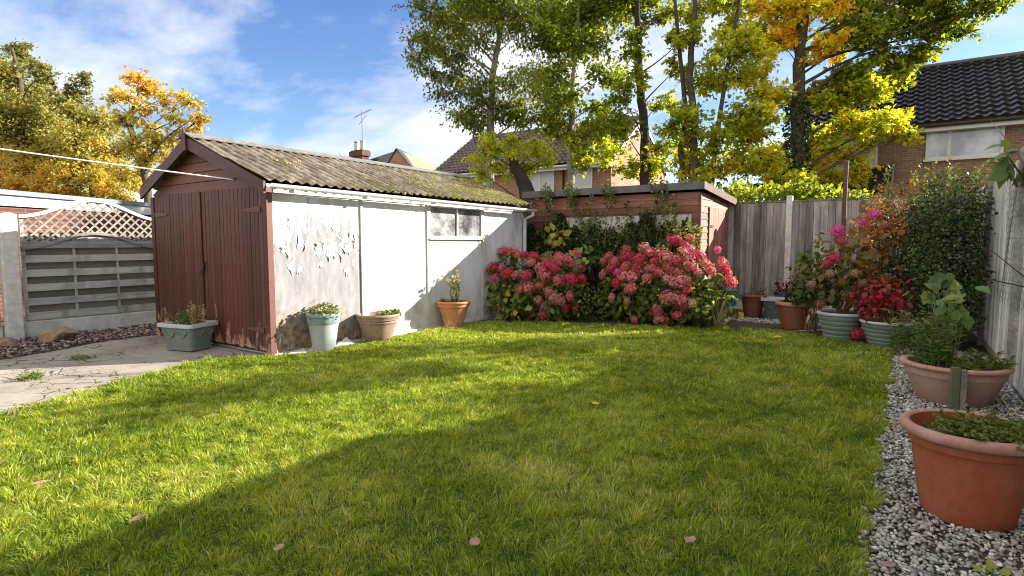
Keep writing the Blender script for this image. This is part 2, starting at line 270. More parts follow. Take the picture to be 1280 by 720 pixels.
HL=[(-6.24,8.90,1.20),(-5.94,8.75,1.21),(-5.60,8.64,1.15),(-6.46,8.58,0.81),(-6.19,8.52,0.91),(-5.98,8.47,0.92),(-6.37,8.50,0.63),(-6.08,8.43,0.75),(-5.43,8.55,1.03),(-5.21,8.54,0.93),(-5.63,8.41,0.81),(-5.44,8.43,0.81),(-5.01,8.64,0.94),(-5.14,8.51,0.82),(-4.92,8.60,0.74),(-5.20,8.46,0.66),(-5.54,8.39,0.59),(-5.37,8.41,0.61),(-5.05,8.51,0.56),(-5.01,8.80,1.07),(-4.90,8.97,1.05),(-4.86,9.16,1.19),(-4.81,9.17,0.94),(-4.66,8.96,0.77),(-4.75,8.75,0.76),(-4.98,8.56,0.46),(-4.89,8.63,0.42),(-4.76,8.72,0.48),(-5.22,8.48,0.41),(-5.20,8.61,0.17),(-4.86,8.74,0.29),(-4.76,8.91,0.28),(-5.14,8.56,0.29),(-5.73,8.63,1.15),(-5.42,8.65,1.13),(-5.82,8.42,0.84),(-5.14,8.62,0.99)]
HR=[(-4.09,9.65,1.26),(-3.94,9.31,1.14),(-3.68,9.43,1.28),(-4.15,9.30,1.03),(-4.48,9.59,1.04),(-4.17,9.24,0.94),(-4.34,9.27,0.83),(-3.88,9.17,0.98),(-3.67,9.21,1.09),(-3.53,9.31,1.20),(-3.32,9.29,1.18),(-3.90,9.11,0.83),(-4.02,9.16,0.88),(-4.02,9.11,0.71),(-3.74,9.05,0.64),(-3.72,9.09,0.84),(-3.68,9.13,0.95),(-3.47,9.07,0.81),(-3.31,9.11,0.91),(-3.17,9.15,0.96),(-3.16,9.10,0.82),(-3.09,9.24,1.08),(-3.04,9.43,1.23),(-3.28,9.74,1.40),(-3.03,9.76,1.44),(-3.12,9.76,1.34),(-2.97,9.58,1.26),(-3.02,9.16,0.91),(-2.93,9.14,0.78),(-2.91,9.34,1.12),(-2.86,9.27,1.01),(-2.80,9.49,1.17),(-2.70,9.41,1.06),(-2.58,9.39,0.93),(-2.59,9.80,1.26),(-2.51,9.81,1.07),(-2.34,9.58,0.76),(-2.87,9.14,0.65),(-3.15,9.07,0.52),(-3.04,9.09,0.52),(-2.94,9.13,0.47),(-3.81,9.08,0.42),(-4.12,9.15,0.46),(-3.31,9.10,0.31),(-3.28,9.17,0.17),(-3.01,9.18,0.25),(-3.74,9.21,0.11),(-4.43,9.50,-0.07),(-3.05,9.10,0.74),(-3.45,9.12,0.96),(-2.79,9.19,0.43),(-4.40,9.60,1.13),(-3.40,9.19,1.07),(-3.22,9.24,1.11),(-2.73,9.26,0.90),(-2.43,9.66,0.96)]
# ------------------------------------------------------------------ materials
M = {}
M['earth'] = plain('earth', (.10, .085, .05), .95, .3, 3, bump=.5)
M['soil'] = plain('soil', (.06, .042, .028), .95, .4, 12, bump=.8)
k = NT('lawn_thatch'); k.col(k.ramp(k.noise(k.pos(), 14, 6), [(.3, (.02, .03, .006)), (.7, (.06, .06, .015))])).rough(1); M['thatch'] = k.m
# concrete: pale, pitted, with a crazed patch of cracks and stains
k = NT('old_concrete'); p = k.pos(); big = k.noise(p, 1.1, 6, .65); fine = k.noise(p, 60, 4, .7)
base = k.ramp(k.math('ADD', k.math('MULTIPLY', big, .7), k.math('MULTIPLY', fine, .3)), [(.34, (.14, .115, .09)), (.48, (.27, .235, .19)), (.66, (.36, .325, .27))])
warp = k.N.new('ShaderNodeMix'); warp.data_type = 'VECTOR'; warp.inputs['Factor'].default_value = .22
k.L.new(p, warp.inputs['A']); k.L.new(k.noise(p, 2.5, 4, out=1), warp.inputs['B'])
wv = warp.outputs['Result']
crk = k.vor(wv, 2.3, 'DISTANCE_TO_EDGE'); crk2 = k.vor(wv, 6.5, 'DISTANCE_TO_EDGE')
zone = k.ramp(k.noise(p, .75, 2), [(.46, 0.0), (.56, 1.0)])
c1 = k.ramp(crk, [(.006, 1.0), (.016, 0.0)]); c2 = k.math('MULTIPLY', k.ramp(crk2, [(.012, 1.0), (.03, 0.0)]), zone)
cr_ = k.math('MAXIMUM', k.math('MULTIPLY', c1, k.ramp(k.noise(p, .6, 2), [(.50, 0.0), (.56, 1.0)])), c2)
moss = k.ramp(k.noise(p, 3.3, 6, .7), [(.6, 0.0), (.72, .6)])
k.col(k.mix(cr_, k.mix(moss, base, (.20, .17, .08)), (.035, .03, .02))).rough(.92)
k.bump(k.math('SUBTRACT', k.math('ADD', k.math('MULTIPLY', fine, .3), big), k.math('MULTIPLY', cr_, 2)), .7, .012); M['concrete'] = k.m
M['slabconc'] = plain('cast_concrete', (.50, .48, .44), .9, .22, 6, bump=.4)
M['postconc'] = plain('post_concrete', (.58, .56, .51), .9, .2, 9, bump=.4)
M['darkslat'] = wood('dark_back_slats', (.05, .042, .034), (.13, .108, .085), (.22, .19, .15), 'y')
M['greywood_h'] = wood('weathered_slats', (.16, .145, .13), (.38, .36, .33), (.56, .54, .50), 'y', stain=(.11, .12, .09))
M['lattice'] = wood('lattice_wood', (.14, .115, .095), (.27, .235, .20), (.40, .36, .31), 'y')
M['backfence'] = wood('grey_fence_boards', (.07, .066, .06), (.29, .275, .255), (.58, .56, .52), 'z', stain=(.11, .11, .09), fine=22)
M['rightfence'] = wood('bleached_fence_boards', (.34, .33, .31), (.70, .69, .66), (.85, .84, .81), 'z', stain=(.20, .21, .16), fine=26)
M['doorwood'] = None
k = NT('brown_painted_boards'); g1 = k.noise(k.pos((1, 1, .05)), 26, 6, .7); v = k.math('ADD', k.math('MULTIPLY', g1, .5), k.math('MULTIPLY', k.attr(), .28))
c = k.ramp(v, [(.15, (.04, .012, .007)), (.5, (.10, .027, .014)), (.85, (.17, .052, .028))])
z = k.xyz(k.pos())[2]; wear = k.math('SUBTRACT', k.noise(k.pos((1, 1, .45)), 7, 7, .7), k.math('MULTIPLY', z, .42))
wm = k.ramp(wear, [(.41, 0.0), (.46, 1.0)]); c = k.mix(wm, c, k.ramp(k.noise(k.pos((1, 1, .1)), 30, 4), [(.3, (.20, .10, .065)), (.7, (.46, .31, .23))]))
k.col(c).rough(.55); k.bump(g1, .5, .006); M['doorwood'] = k.m
M['bargewood'] = wood('brown_gable_boards', (.045, .013, .008), (.105, .032, .019), (.17, .058, .036), 'x', rough=.55)
# peeling white paint over grey cement board
def paintwall(name, peel):
    k = NT(name); p = k.pos(); x = k.xyz(p)
    dirt = k.noise(k.pos((1, 1, .4)), 2.2, 6, .6)
    white = k.ramp(k.math('ADD', k.math('MULTIPLY', dirt, .7), k.math('MULTIPLY', k.noise(k.pos((1, 1, .25)), 14, 6, .75), .3)), [(.36, (.36, .34, .32)), (.45, (.55, .535, .51)), (.58, (.66, .65, .625))])
    if peel:
        e = k.noise(k.pos((1, 2.1, .6)), 3.6, 9, .68, 1.4); e2 = k.vor(k.pos((1, 2.4, .8)), 6.0)
        f = k.math('ADD', k.math('MULTIPLY', e, 1.5), k.math('MULTIPLY', e2, .30))
        dz = k.math('ABSOLUTE', k.math('SUBTRACT', x[2], .68)); dy = k.math('ABSOLUTE', k.math('SUBTRACT', x[1], 4.86))
        f = k.math('SUBTRACT', f, k.math('MULTIPLY', k.math('POWER', dz, 1.5), .52)); f = k.math('SUBTRACT', f, k.math('MULTIPLY', k.math('POWER', dy, 2.0), .32))
        m = k.ramp(f, [(.43, 0.0), (.44, 1.0)])
        lowt = k.math('SUBTRACT', .62, x[2]); tan = k.ramp(k.math('ADD', k.math('MULTIPLY', lowt, .6), k.noise(k.pos((1, 1, .5)), 3.5, 5)), [(.5, 0.0), (.72, 1.0)])
        bare = k.mix(tan, k.ramp(k.noise(k.pos((1, 1, .3)), 9, 6, .7), [(.3, (.15, .148, .16)), (.7, (.29, .285, .29))]), k.ramp(k.noise(p, 12, 5), [(.35, (.10, .07, .05)), (.65, (.38, .27, .19))]))
        c = k.mix(m, white, bare); k.bump(k.math('ADD', k.math('SUBTRACT', 1.0, m), k.math('MULTIPLY', k.noise(p, 45, 4), .12)), .9, .012)
    else:
        low = k.ramp(k.math('SUBTRACT', k.noise(k.pos((1, 1, .6)), 5, 6, .7), k.math('MULTIPLY', x[2], .8)), [(.38, 0.0), (.55, .65)])
        spot = k.ramp(k.noise(k.pos((1, 1, .8)), 6, 7, .75), [(.70, 0.0), (.72, .6)])
        c = k.mix(low, k.mix(spot, white, (.42, .40, .40)), (.40, .36, .31)); k.bump(k.noise(p, 35, 5, .65), .25, .006)
    k.col(c).rough(.72); return k.m
M['peel'] = paintwall('peeling_paint_wall', True); M['whitewall'] = paintwall('white_painted_wall', False)
M['flake'] = plain('paint_flake', (.56, .555, .54), .7, .05)
# mossy corrugated sheet
k = NT('mossy_corrugated_sheet'); p = k.pos(); x = k.xyz(p)
cn = k.noise(p, 5, 7, .7); base = k.ramp(cn, [(.32, (.06, .045, .032)), (.48, (.19, .145, .10)), (.68, (.40, .34, .27))])
ms = k.noise(k.pos((.7, 1, .7)), 2.6, 8, .72); v = k.math('ADD', ms, k.math('MULTIPLY', k.math('SUBTRACT', x[1], 6.5), .05)); v = k.math('ADD', v, k.math('MULTIPLY', k.math('SUBTRACT', x[0], -7.0), .06))
mm = k.ramp(v, [(.52, 0.0), (.63, 1.0)]); mosc = k.ramp(k.noise(p, 22, 5), [(.3, (.05, .045, .012)), (.5, (.16, .14, .025)), (.7, (.34, .29, .06))])
k.col(k.mix(.75, k.mix(mm, base, mosc), k.ramp(k.noise(k.pos((.35, 1, .35)), 1.9, 6, .7), [(.36, .36), (.6, .95)]), 'MULTIPLY')).rough(.95); k.bump(k.math('ADD', cn, k.math('MULTIPLY', mm, .8)), .8, .02); M['corr'] = k.m
k = NT('moss'); k.col(k.ramp(k.math('ADD', k.noise(k.pos(), 9, 4), k.math('MULTIPLY', k.attr(), .3)), [(.35, (.05, .045, .012)), (.6, (.16, .14, .03)), (.85, (.34, .29, .06))])).rough(1); M['moss'] = k.m
M['upvc'] = plain('white_plastic', (.60, .60, .585), .35, .06, 4)
M['creamtrim'] = plain('cream_painted_trim', (.50, .48, .43), .6, .12, 6)
k = NT('dusty_glass'); n = k.noise(k.pos(), 3.5, 6, .7); k.col(k.ramp(n, [(.35, (.05, .055, .055)), (.65, (.24, .25, .25))])).rough(k.ramp(n, [(.3, .08), (.7, .5)])); k.p.inputs['Specular IOR Level'].default_value = .8; M['dustyglass'] = k.m
k = NT('house_glass'); k.col(k.ramp(k.noise(k.pos(), 1.2, 3), [(.4, (.22, .26, .31)), (.6, (.50, .56, .64))])).rough(.05); k.p.inputs['Specular IOR Level'].default_value = 1.0; M['glass'] = k.m  # pale blue blotches paint a sky reflection into the glass colour
M['curtain'] = plain('net_curtain', (.55, .58, .62), .9, .1, 3)
M['brickred'] = brick('red_brick', (.17, .05, .032), (.11, .032, .022), (.18, .15, .13))
M['brickbuff'] = brick('buff_brown_brick', (.36, .20, .12), (.25, .13, .08), (.40, .34, .28))
M['brickorange'] = brick('orange_brick', (.50, .25, .14), (.38, .17, .10), (.45, .38, .30))
k = NT('dark_roof_tile'); n = k.noise(k.pos(), 2, 6, .7); k.col(k.ramp(n, [(.3, (.010, .009, .009)), (.7, (.045, .04, .04))])).rough(.24); k.p.inputs['Specular IOR Level'].default_value = .7; M['tiledark'] = k.m
k = NT('brown_roof_tile'); n = k.noise(k.pos(), 2, 6, .7); k.col(k.ramp(n, [(.3, (.07, .05, .045)), (.7, (.20, .15, .12))])).rough(.7); M['tilebrown'] = k.m
M['fascia'] = plain('grey_painted_fascia', (.11, .10, .105), .55, .2, 5)
M['ridge'] = plain('weathered_ridge', (.17, .16, .15), .9, .35, 9, bump=.5)
M['bluegreyedge'] = plain('grey_roof_edge', (.16, .19, .21), .6, .12, 5)
M['redcedar'] = wood('red_brown_shiplap', (.08, .028, .017), (.20, .075, .045), (.36, .16, .10), 'x', rough=.6)
M['reddoor'] = wood('red_brown_door_boards', (.16, .06, .04), (.30, .125, .085), (.44, .21, .15), 'z', rough=.6)
M['rail'] = plain('rusty_brown_steel', (.10, .045, .032), .6, .3, 20)
M['rope'] = plain('white_cord', (.78, .76, .70), .8, .05)
M['iron'] = plain('dark_iron', (.03, .028, .027), .6, .3, 30)
M['hinge'] = plain('brown_painted_iron', (.13, .05, .035), .55, .2, 30)
M['wire'] = plain('galvanised_wire', (.10, .10, .10), .5, .2, 30, metal=.3)
M['rock'] = plain('sandstone', (.24, .175, .10), .95, .4, 9, bump=1.0)
def potmat(name, c, dirt, amt=.6, band=7):
    k = NT(name); n = k.noise(k.pos((1, 1, .55)), band, 7, .68); v = k.ramp(n, [(.46, 0.0), (.72, amt)]); fine = k.noise(k.pos(), 40, 4)
    a = tuple(x * .82 for x in c); k.col(k.mix(v, k.ramp(fine, [(.3, a), (.7, c)]), dirt)).rough(.68); k.p.inputs['Specular IOR Level'].default_value = .3; k.bump(n, .18, .01); return k.m
M['terra'] = potmat('terracotta_plastic', (.34, .088, .038), (.38, .18, .12), .55, 4)
M['terrarim'] = potmat('bleached_terracotta_rim', (.42, .22, .16), (.55, .40, .33), .8, 5)
M['terraor'] = potmat('orange_terracotta', (.55, .22, .10), (.50, .36, .26), .5)
M['terradark'] = potmat('dark_terracotta', (.26, .085, .045), (.16, .11, .08), .7)
M['taupe'] = potmat('taupe_pot', (.30, .205, .145), (.42, .34, .27), .6)
M['paleblue'] = potmat('pale_blue_green_glaze', (.42, .46, .45), (.28, .33, .31), .6)
M['paleblue2'] = potmat('blue_green_band', (.22, .30, .30), (.36, .40, .39), .6)
M['sage'] = potmat('sage_green_plastic', (.16, .215, .185), (.27, .30, .26), .6)
M['planter'] = potmat('grey_green_planter', (.17, .21, .18), (.28, .30, .27), .5)
M['planterrim'] = potmat('pale_planter_rim', (.50, .52, .52), (.34, .36, .35), .5)
M['slatepot'] = potmat('slate_blue_pot', (.10, .125, .14), (.17, .19, .20), .5)
M['pinkpot'] = potmat('faded_pink_terracotta', (.36, .21, .165), (.46, .33, .28), .6, 4)
M['stake'] = wood('green_stained_stake', (.09, .11, .06), (.22, .26, .15), (.36, .36, .24), 'z')
M['bark'] = plain('bark', (.075, .06, .042), .95, .45, 9, bump=1.0)
M['barkpale'] = plain('pale_birch_bark', (.27, .25, .20), .9, .4, 7, bump=.7)
M['barkdark'] = plain('dark_bark', (.035, .028, .02), .95, .4, 9, bump=1.0)
M['stem'] = plain('woody_stem', (.13, .085, .05), .9, .35, 12)
M['greenstem'] = plain('green_stem', (.10, .16, .04), .7, .3, 12)
M['drystem'] = plain('dry_stem', (.40, .31, .19), .9, .2, 12)
M['twig'] = plain('bare_grey_twig', (.34, .30, .25), .9, .25, 12)
TREE_STOPS = [(0.0, (.055, .08, .012)), (.14, (.15, .18, .018)), (.32, (.27, .32, .022)), (.5, (.44, .46, .03)), (.66, (.66, .54, .035)), (.8, (.62, .32, .03)), (1.0, (.34, .10, .025))]
M['treeleaf'] = leafmat('autumn_tree_leaf', TREE_STOPS, .55, .05, tboost=2.0)
M['leftleaf'] = leafmat('left_tree_leaf', [(0.0, (.14, .14, .05)), (.2, (.28, .27, .08)), (.4, (.42, .38, .10)), (.6, (.60, .47, .08)), (.8, (.55, .26, .04)), (1.0, (.36, .14, .05))], .42, .05)
M['ivy'] = leafmat('ivy_leaf', [(.1, (.012, .022, .008)), (.5, (.030, .055, .015)), (.9, (.10, .15, .03))], .15, .2, .35)
M['dark'] = leafmat('small_dark_leaf', [(.1, (.014, .026, .007)), (.55, (.05, .08, .017)), (.95, (.17, .20, .04))], .2, .25, .35, cscale=5)
M['hydleaf'] = leafmat('hydrangea_leaf', [(.1, (.035, .07, .015)), (.45, (.09, .15, .025)), (.75, (.22, .25, .035)), (1.0, (.45, .36, .04))], .35, .2, .45)
M['autumnhyd'] = leafmat('bronze_hydrangea_leaf', [(.1, (.06, .075, .018)), (.35, (.16, .14, .03)), (.6, (.32, .14, .035)), (.85, (.42, .10, .04)), (1.0, (.50, .30, .05))], .35, .2, .45)
M['redleaf'] = leafmat('scarlet_leaf', [(.1, (.12, .008, .014)), (.5, (.34, .018, .03)), (1.0, (.50, .08, .05))], .35, .1, .45)
M['limeleaf'] = leafmat('pale_green_leaf', [(.1, (.08, .14, .04)), (.5, (.17, .25, .07)), (1.0, (.36, .38, .08))], .35, .1, .45)
M['darkred'] = leafmat('dark_red_leaf', [(.1, (.02, .008, .008)), (.6, (.07, .02, .018)), (1.0, (.15, .05, .03))], .2, .1, .4)
M['weed'] = leafmat('weed_leaf', [(.1, (.05, .085, .015)), (.5, (.11, .16, .03)), (1.0, (.26, .24, .06))], .3, .1, .6)
M['variegated'] = leafmat('variegated_leaf', [(.1, (.10, .13, .03)), (.5, (.24, .27, .08)), (.8, (.50, .50, .25)), (1.0, (.35, .20, .06))], .3, .1)
M['petal'] = leafmat('dusty_pink_petal', [(0.0, (.40, .20, .15)), (.2, (.60, .17, .18)), (.45, (.52, .07, .11)), (.7, (.44, .11, .12)), (1.0, (.66, .30, .28))], .3, .0, .6, 1.2, objr=True)
M['petalred'] = leafmat('crimson_petal', [(0.0, (.50, .03, .08)), (.5, (.42, .05, .085)), (1.0, (.50, .13, .12))], .3, .0, .6, 1.2, objr=True)
M['petalmag'] = leafmat('magenta_petal', [(0.0, (.62, .06, .30)), (1.0, (.72, .16, .42))], .35, .0, .6, 1.2, objr=True)
M['petaldead'] = leafmat('faded_brown_petal', [(0.0, (.22, .07, .055)), (.5, (.26, .12, .08)), (1.0, (.36, .22, .14))], .2, .0, .8, 1.1, objr=True)
M['petalgreen'] = leafmat('cream_green_petal', [(0.0, (.50, .52, .18)), (1.0, (.60, .45, .33))], .3, .0, .6, 1.2, objr=True)
k = NT('grass_blade'); v = k.math('ADD', k.attr(), k.math('MULTIPLY', k.math('SUBTRACT', k.noise(k.pos(), .9, 4, .6), .5), 1.1))
c = k.ramp(v, [(.05, (.05, .10, .012)), (.32, (.14, .22, .018)), (.6, (.29, .36, .028)), (.84, (.46, .47, .07)), (1.0, (.60, .55, .27))])
k.col(c).rough(.5); k.p.inputs['Specular IOR Level'].default_value = .3; tr = k.N.new('ShaderNodeBsdfTranslucent'); k.L.new(k.mix(1.0, c, (1.7, 1.6, .7), 'MULTIPLY'), tr.inputs[0])
ms = k.N.new('ShaderNodeMixShader'); ms.inputs[0].default_value = .42; k.L.new(k.p.outputs[0], ms.inputs[1]); k.L.new(tr.outputs[0], ms.inputs[2]); k.L.new(ms.outputs[0], k.out.inputs[0]); M['grass'] = k.m
k = NT('grey_pebble'); k.col(k.ramp(k.math('ADD', k.math('MULTIPLY', k.attr(), .8), k.math('MULTIPLY', k.noise(k.pos(), 60, 3), .2)), [(.1, (.11, .10, .09)), (.4, (.30, .285, .255)), (.7, (.52, .49, .44)), (1.0, (.80, .77, .70))])).rough(.7); M['pebble'] = k.m
k = NT('plum_slate_chip'); k.col(k.ramp(k.attr(), [(.1, (.07, .045, .045)), (.5, (.19, .125, .115)), (1.0, (.40, .31, .28))])).rough(.8); M['plum'] = k.m
M['fallen'] = plain('fallen_leaf_brown', (.30, .18, .125), .8, .3, 40)
M['fallenor'] = plain('fallen_leaf_orange', (.60, .28, .03), .8, .2, 40)
M['turq'] = plain('turquoise_plastic', (.02, .22, .32), .4, .1, 10)
# ================================================================== THE SETTING
struct(MB().sheet([(-400, -200), (300, -200), (300, 500), (-400, 500)], -.03).build('ground', M['earth']))
LAWN = [(-.08, -1.2), (-.08, 8.64), (-.31, 9.05), (-.95, 9.45), (-1.7, 9.75), (-2.45, 9.4), (-3.57, 8.95), (-4.9, 8.55), (-6.02, 7.9), (-6.12, 6.5), (-6.08, 5.44), (-6.0, 4.64), (-6.25, 4.05), (-6.5, 3.78), (-6.7, 3.5), (-6.62, 3.15), (-6.44, 2.7), (-6.25, 2.19), (-6.1, 1.79), (-5.91, 1.42), (-5.7, .6), (-5.6, -1.2)]
struct(MB().sheet([(-10.2, -1.5), (-2.2, -1.5), (-2.2, 9.2), (-6.5, 9.8), (-6.5, 4.2), (-10.2, 4.4)], .0).build('path', M['concrete']))
struct(MB().sheet(LAWN, .012).build('lawn', M['thatch']))
struct(MB().sheet([(-.1, -1.2), (.93, -1.2), (.93, 9.2), (-.1, 9.2)], .004).build('gravel_path', M['soil']))
struct(MB().sheet([(-6.2, 7.8), (-4.9, 8.4), (-2.4, 9.2), (-.3, 8.9), (.93, 8.9), (.93, 12.6), (-6.3, 12.6)], .008).build('flower_bed', M['soil']))
struct(MB().sheet([(-8.75, 1.2), (-8.9, 2.2), (-9.02, 2.7), (-9.3, 3.3), (-9.4, 4.3), (-10.8, 4.9), (-10.8, 1.2)], .006).build('gravel_bed', M['soil']))

def inside(P, poly):
    x, y = P[:, 0], P[:, 1]; c = np.zeros(len(P), bool); n = len(poly)
    for i in range(n):
        x1, y1 = poly[i]; x2, y2 = poly[(i + 1) % n]
        if y1 == y2: continue
        m = ((y1 > y) != (y2 > y)) & (x < (x2 - x1) * (y - y1) / (y2 - y1) + x1); c ^= m
    return c
def sinoise(P, f, seed, n=10):
    r = np.random.default_rng(seed); v = np.zeros(len(P))
    for i in range(n):
        a = r.uniform(0, 2 * math.pi); k_ = f * r.uniform(.5, 1.8); v += np.sin(P[:, 0] * k_ * math.cos(a) + P[:, 1] * k_ * math.sin(a) + r.uniform(0, 6.28))
    return v / n * 2
# grass: single bent blades, thick near the camera, coarser further off
def make_grass():
    n = 1150000
    P = np.stack([RNG.uniform(-6.9, 0.0, n), RNG.uniform(-.6, 9.9, n)], 1)
    edge = P + np.stack([sinoise(P, 14, 5), sinoise(P, 14, 6)], 1) * .045
    P = P[inside(edge, LAWN)]
    d = np.hypot(P[:, 0], P[:, 1])
    fwd = P[:, 0] * -.563 + P[:, 1] * .826; lat = P[:, 0] * .826 + P[:, 1] * .563
    keep = np.clip(1.9 * (3.2 / np.maximum(d, 2.2)) ** 1.25, 0, 1) * np.where((fwd > 1.6) & (np.abs(lat) < fwd * 1.05 + .7), 1, .08)
    P = P[RNG.uniform(size=len(P)) < keep]; d = np.hypot(P[:, 0], P[:, 1]); n = len(P)
    tuft = np.clip(.5 + .5 * sinoise(P, 5.5, 11), 0, 1); fine = np.clip(.5 + .6 * sinoise(P, 17, 12), 0, 1)
    dry = np.exp(-(((P[:, 0] + 1.9) / .38) ** 2 + ((P[:, 1] - 2.85) / .22) ** 2))
    # each blade belongs to a tussock (jittered cells) and leans away from its middle
    g_ = .105; ci = np.floor(P / g_).astype(int); best = np.full(n, 9.0); off = np.zeros((n, 2)); cid = np.zeros(n)
    for dx in (-1, 0, 1):
        for dy in (-1, 0, 1):
            cx = ci + np.array([dx, dy]); hsh = np.sin(cx[:, 0] * 127.1 + cx[:, 1] * 311.7) * 43758.5453; h1 = hsh - np.floor(hsh)
            hsh2 = np.sin(cx[:, 0] * 269.5 + cx[:, 1] * 183.3) * 43758.5453; h2 = hsh2 - np.floor(hsh2)
            ctr = (cx + np.stack([h1, h2], 1)) * g_; dd = np.hypot(*(P - ctr).T); m_ = dd < best; best = np.where(m_, dd, best); off[m_] = (P - ctr)[m_]; cid = np.where(m_, h1 * 7 % 1, cid)
    mid = np.clip(1 - best / .075, 0, 1)
    h = (.024 + .038 * mid * (.4 + .6 * tuft) + .016 * fine + .03 * mid * (cid > .75)) * RNG.uniform(.55, 1.4, n)
    wdt = .0020 * np.maximum(1, d / 3.2) ** .95 * RNG.uniform(.7, 1.3, n)
    a = sinoise(P, 2.6, 21) * 2.6 + sinoise(P, 9, 22) * 1.6 + RNG.normal(size=n) * 1.25
    lean = RNG.uniform(.2, 1.55, n) + .35 * dry; L1 = unit(np.stack([np.cos(a), np.sin(a)], 1) * .75 + off / g_ * 2.4) 
    side = RNG.uniform(0, 2 * math.pi, n); S = np.stack([np.cos(side), np.sin(side)], 1) * wdt[:, None]
    z0 = np.full(n, .008)
    def pt(off, z, s): return np.concatenate([P + L1 * off[:, None] + S * s, z[:, None]], 1)
    V = np.stack([pt(0 * h, z0, 1), pt(0 * h, z0, -1), pt(h * lean * .28, z0 + h * .55, .85), pt(h * lean * .28, z0 + h * .55, -.85), pt(h * lean * .85, z0 + h * (1.02 - .28 * lean), 0)], 1).reshape(-1, 3)
    b = np.arange(n)[:, None] * 5
    r = np.clip(.46 + .20 * RNG.normal(size=n) + .10 * (fine - .5) + .16 * (cid - .5) + .14 * (mid - .4) + .42 * dry * RNG.uniform(.3, 1, n), 0, 1)
    r = np.where(RNG.uniform(size=n) < .05, RNG.uniform(.85, 1.0, n), r)
    print('blades', n)
    o = np_mesh('grass', V, [b + np.array([[0, 1, 3, 2]]), b + np.array([[2, 3, 4]])], M['grass'], rnd=np.repeat(r, 5))
    tag(o, 'long bright green lawn grass growing over the whole garden', 'grass', kind='stuff')
make_grass()
# pebbles
ICO = bmesh.new(); bmesh.ops.create_icosphere(ICO, subdivisions=1, radius=1); ICOV = np.array([v.co[:] for v in ICO.verts]); ICO.verts.index_update(); ICOF = np.array([[v.index for v in f.verts] for f in ICO.faces]); ICO.free()
def stones(name, P, z, s, rnd, mat, flat=.55, smooth=False):
    n = len(P); R_ = unit(RNG.normal(size=(n, 3))); X = unit(np.cross(R_, RNG.normal(size=(n, 3)))); Y = np.cross(R_, X)
    T = ICOV[None] * (1 + .22 * RNG.normal(size=(n, len(ICOV), 1))) * np.stack([np.ones(n), RNG.uniform(.6, .95, n), RNG.uniform(flat * .7, flat * 1.3, n)], 1)[:, None, :]
    V = T[:, :, 0:1] * X[:, None] + T[:, :, 1:2] * Y[:, None] + T[:, :, 2:3] * R_[:, None]
    V[:, :, 2] *= .7
    V = V * s[:, None, None] + np.concatenate([P, z[:, None]], 1)[:, None, :]
    return np_mesh(name, V.reshape(-1, 3), (ICOF[None] + (np.arange(n) * len(ICOV))[:, None, None]).reshape(-1, 3), mat, rnd=np.repeat(rnd, len(ICOV)), smooth=smooth)
n = 23000; y = 1.6 + 7.6 * RNG.uniform(0, 1, n) ** 1.35; P = np.stack([RNG.uniform(-.12, .90, n), y], 1)
d = np.hypot(P[:, 0], P[:, 1]); s = RNG.uniform(.006, .0155, n) * RNG.uniform(.85, 1.25, n) * (1 + .04 * d)
o = stones('gravel', P, RNG.uniform(.004, .022, n), s, np.clip(RNG.normal(.5, .24, n), 0, 1), M['pebble'])
tag(o, 'grey and white pebble gravel along the right fence', 'gravel', kind='stuff')
n = 3800; P = np.stack([RNG.uniform(-10.6, -8.7, n), RNG.uniform(1.3, 4.9, n)], 1)
P = P[inside(P + RNG.normal(size=(n, 2)) * .06, [(-8.75, 1.2), (-8.9, 2.2), (-9.02, 2.7), (-9.3, 3.3), (-9.4, 4.6), (-10.6, 4.9), (-10.6, 1.2)])]; n = len(P)
o = stones('gravel', P, RNG.uniform(.01, .05, n), RNG.uniform(.016, .034, n), RNG.uniform(0, 1, n), M['plum'])
tag(o, 'plum and brown stone chippings below the lattice fence', 'gravel', kind='stuff')
# bed gravel by the back pots
n = 900; P = np.stack([RNG.uniform(-2.6, -1.1, n), RNG.uniform(10.6, 11.2, n)], 1)
o = stones('gravel', P, RNG.uniform(.0, .03, n), RNG.uniform(.014, .026, n), RNG.uniform(.2, .9, n), M['pebble']); tag(o, 'small patch of pale pebbles below the pots at the back fence', 'gravel', kind='stuff')

# ================================================================== BIG SHED
WX = -6.35; FY = 4.12; BY = 9.72; LX = -9.25; EZ = 2.09
RX, RZ = -7.93, 2.77
shed = thing('garden_shed', 'long garden shed with brown double doors, peeling white side wall and mossy corrugated roof', 'shed', (-7.8, 6.9, 0))
seams = [FY + .02, 5.54, 6.90, 8.37, BY]
for i in range(4):
    m = MB(); y0, y1 = seams[i] + .012, seams[i + 1] - .012
    if i == 2:   # around the window
        m.span((WX - .05, y0, .0), (WX, y1, 1.46)); m.span((WX - .05, y0, 2.0), (WX, y1, EZ))
    else: m.span((WX - .05, y0, .03), (WX, y1, EZ))
    m.build('wall_panel', M['peel'] if i == 0 else M['whitewall'], shed)['label'] = ['side panel with peeling white paint', 'clean white side panel', 'white side panel below the window', 'end white side panel'][i]
for y in seams[1:4]:
    MB().box((WX + .012, y, 1.03), (.024, .038, 2.04), bev=.003).build('batten', M['creamtrim'], shed)
MB().span((WX - .06, FY, -.02), (WX + .03, BY, .035)).build('plinth', M['slabconc'], shed)
MB().span((LX, BY - .04, 0), (WX - .06, BY, EZ)).build('rear_wall', M['whitewall'], shed)
MB().span((LX, FY + .05, 0), (LX + .05, BY - .05, EZ)).build('side_wall', M['whitewall'], shed)
MB().span((LX + .06, FY + .06, .0), (WX - .06, BY - .06, .02)).build('floor', M['slabconc'], shed)
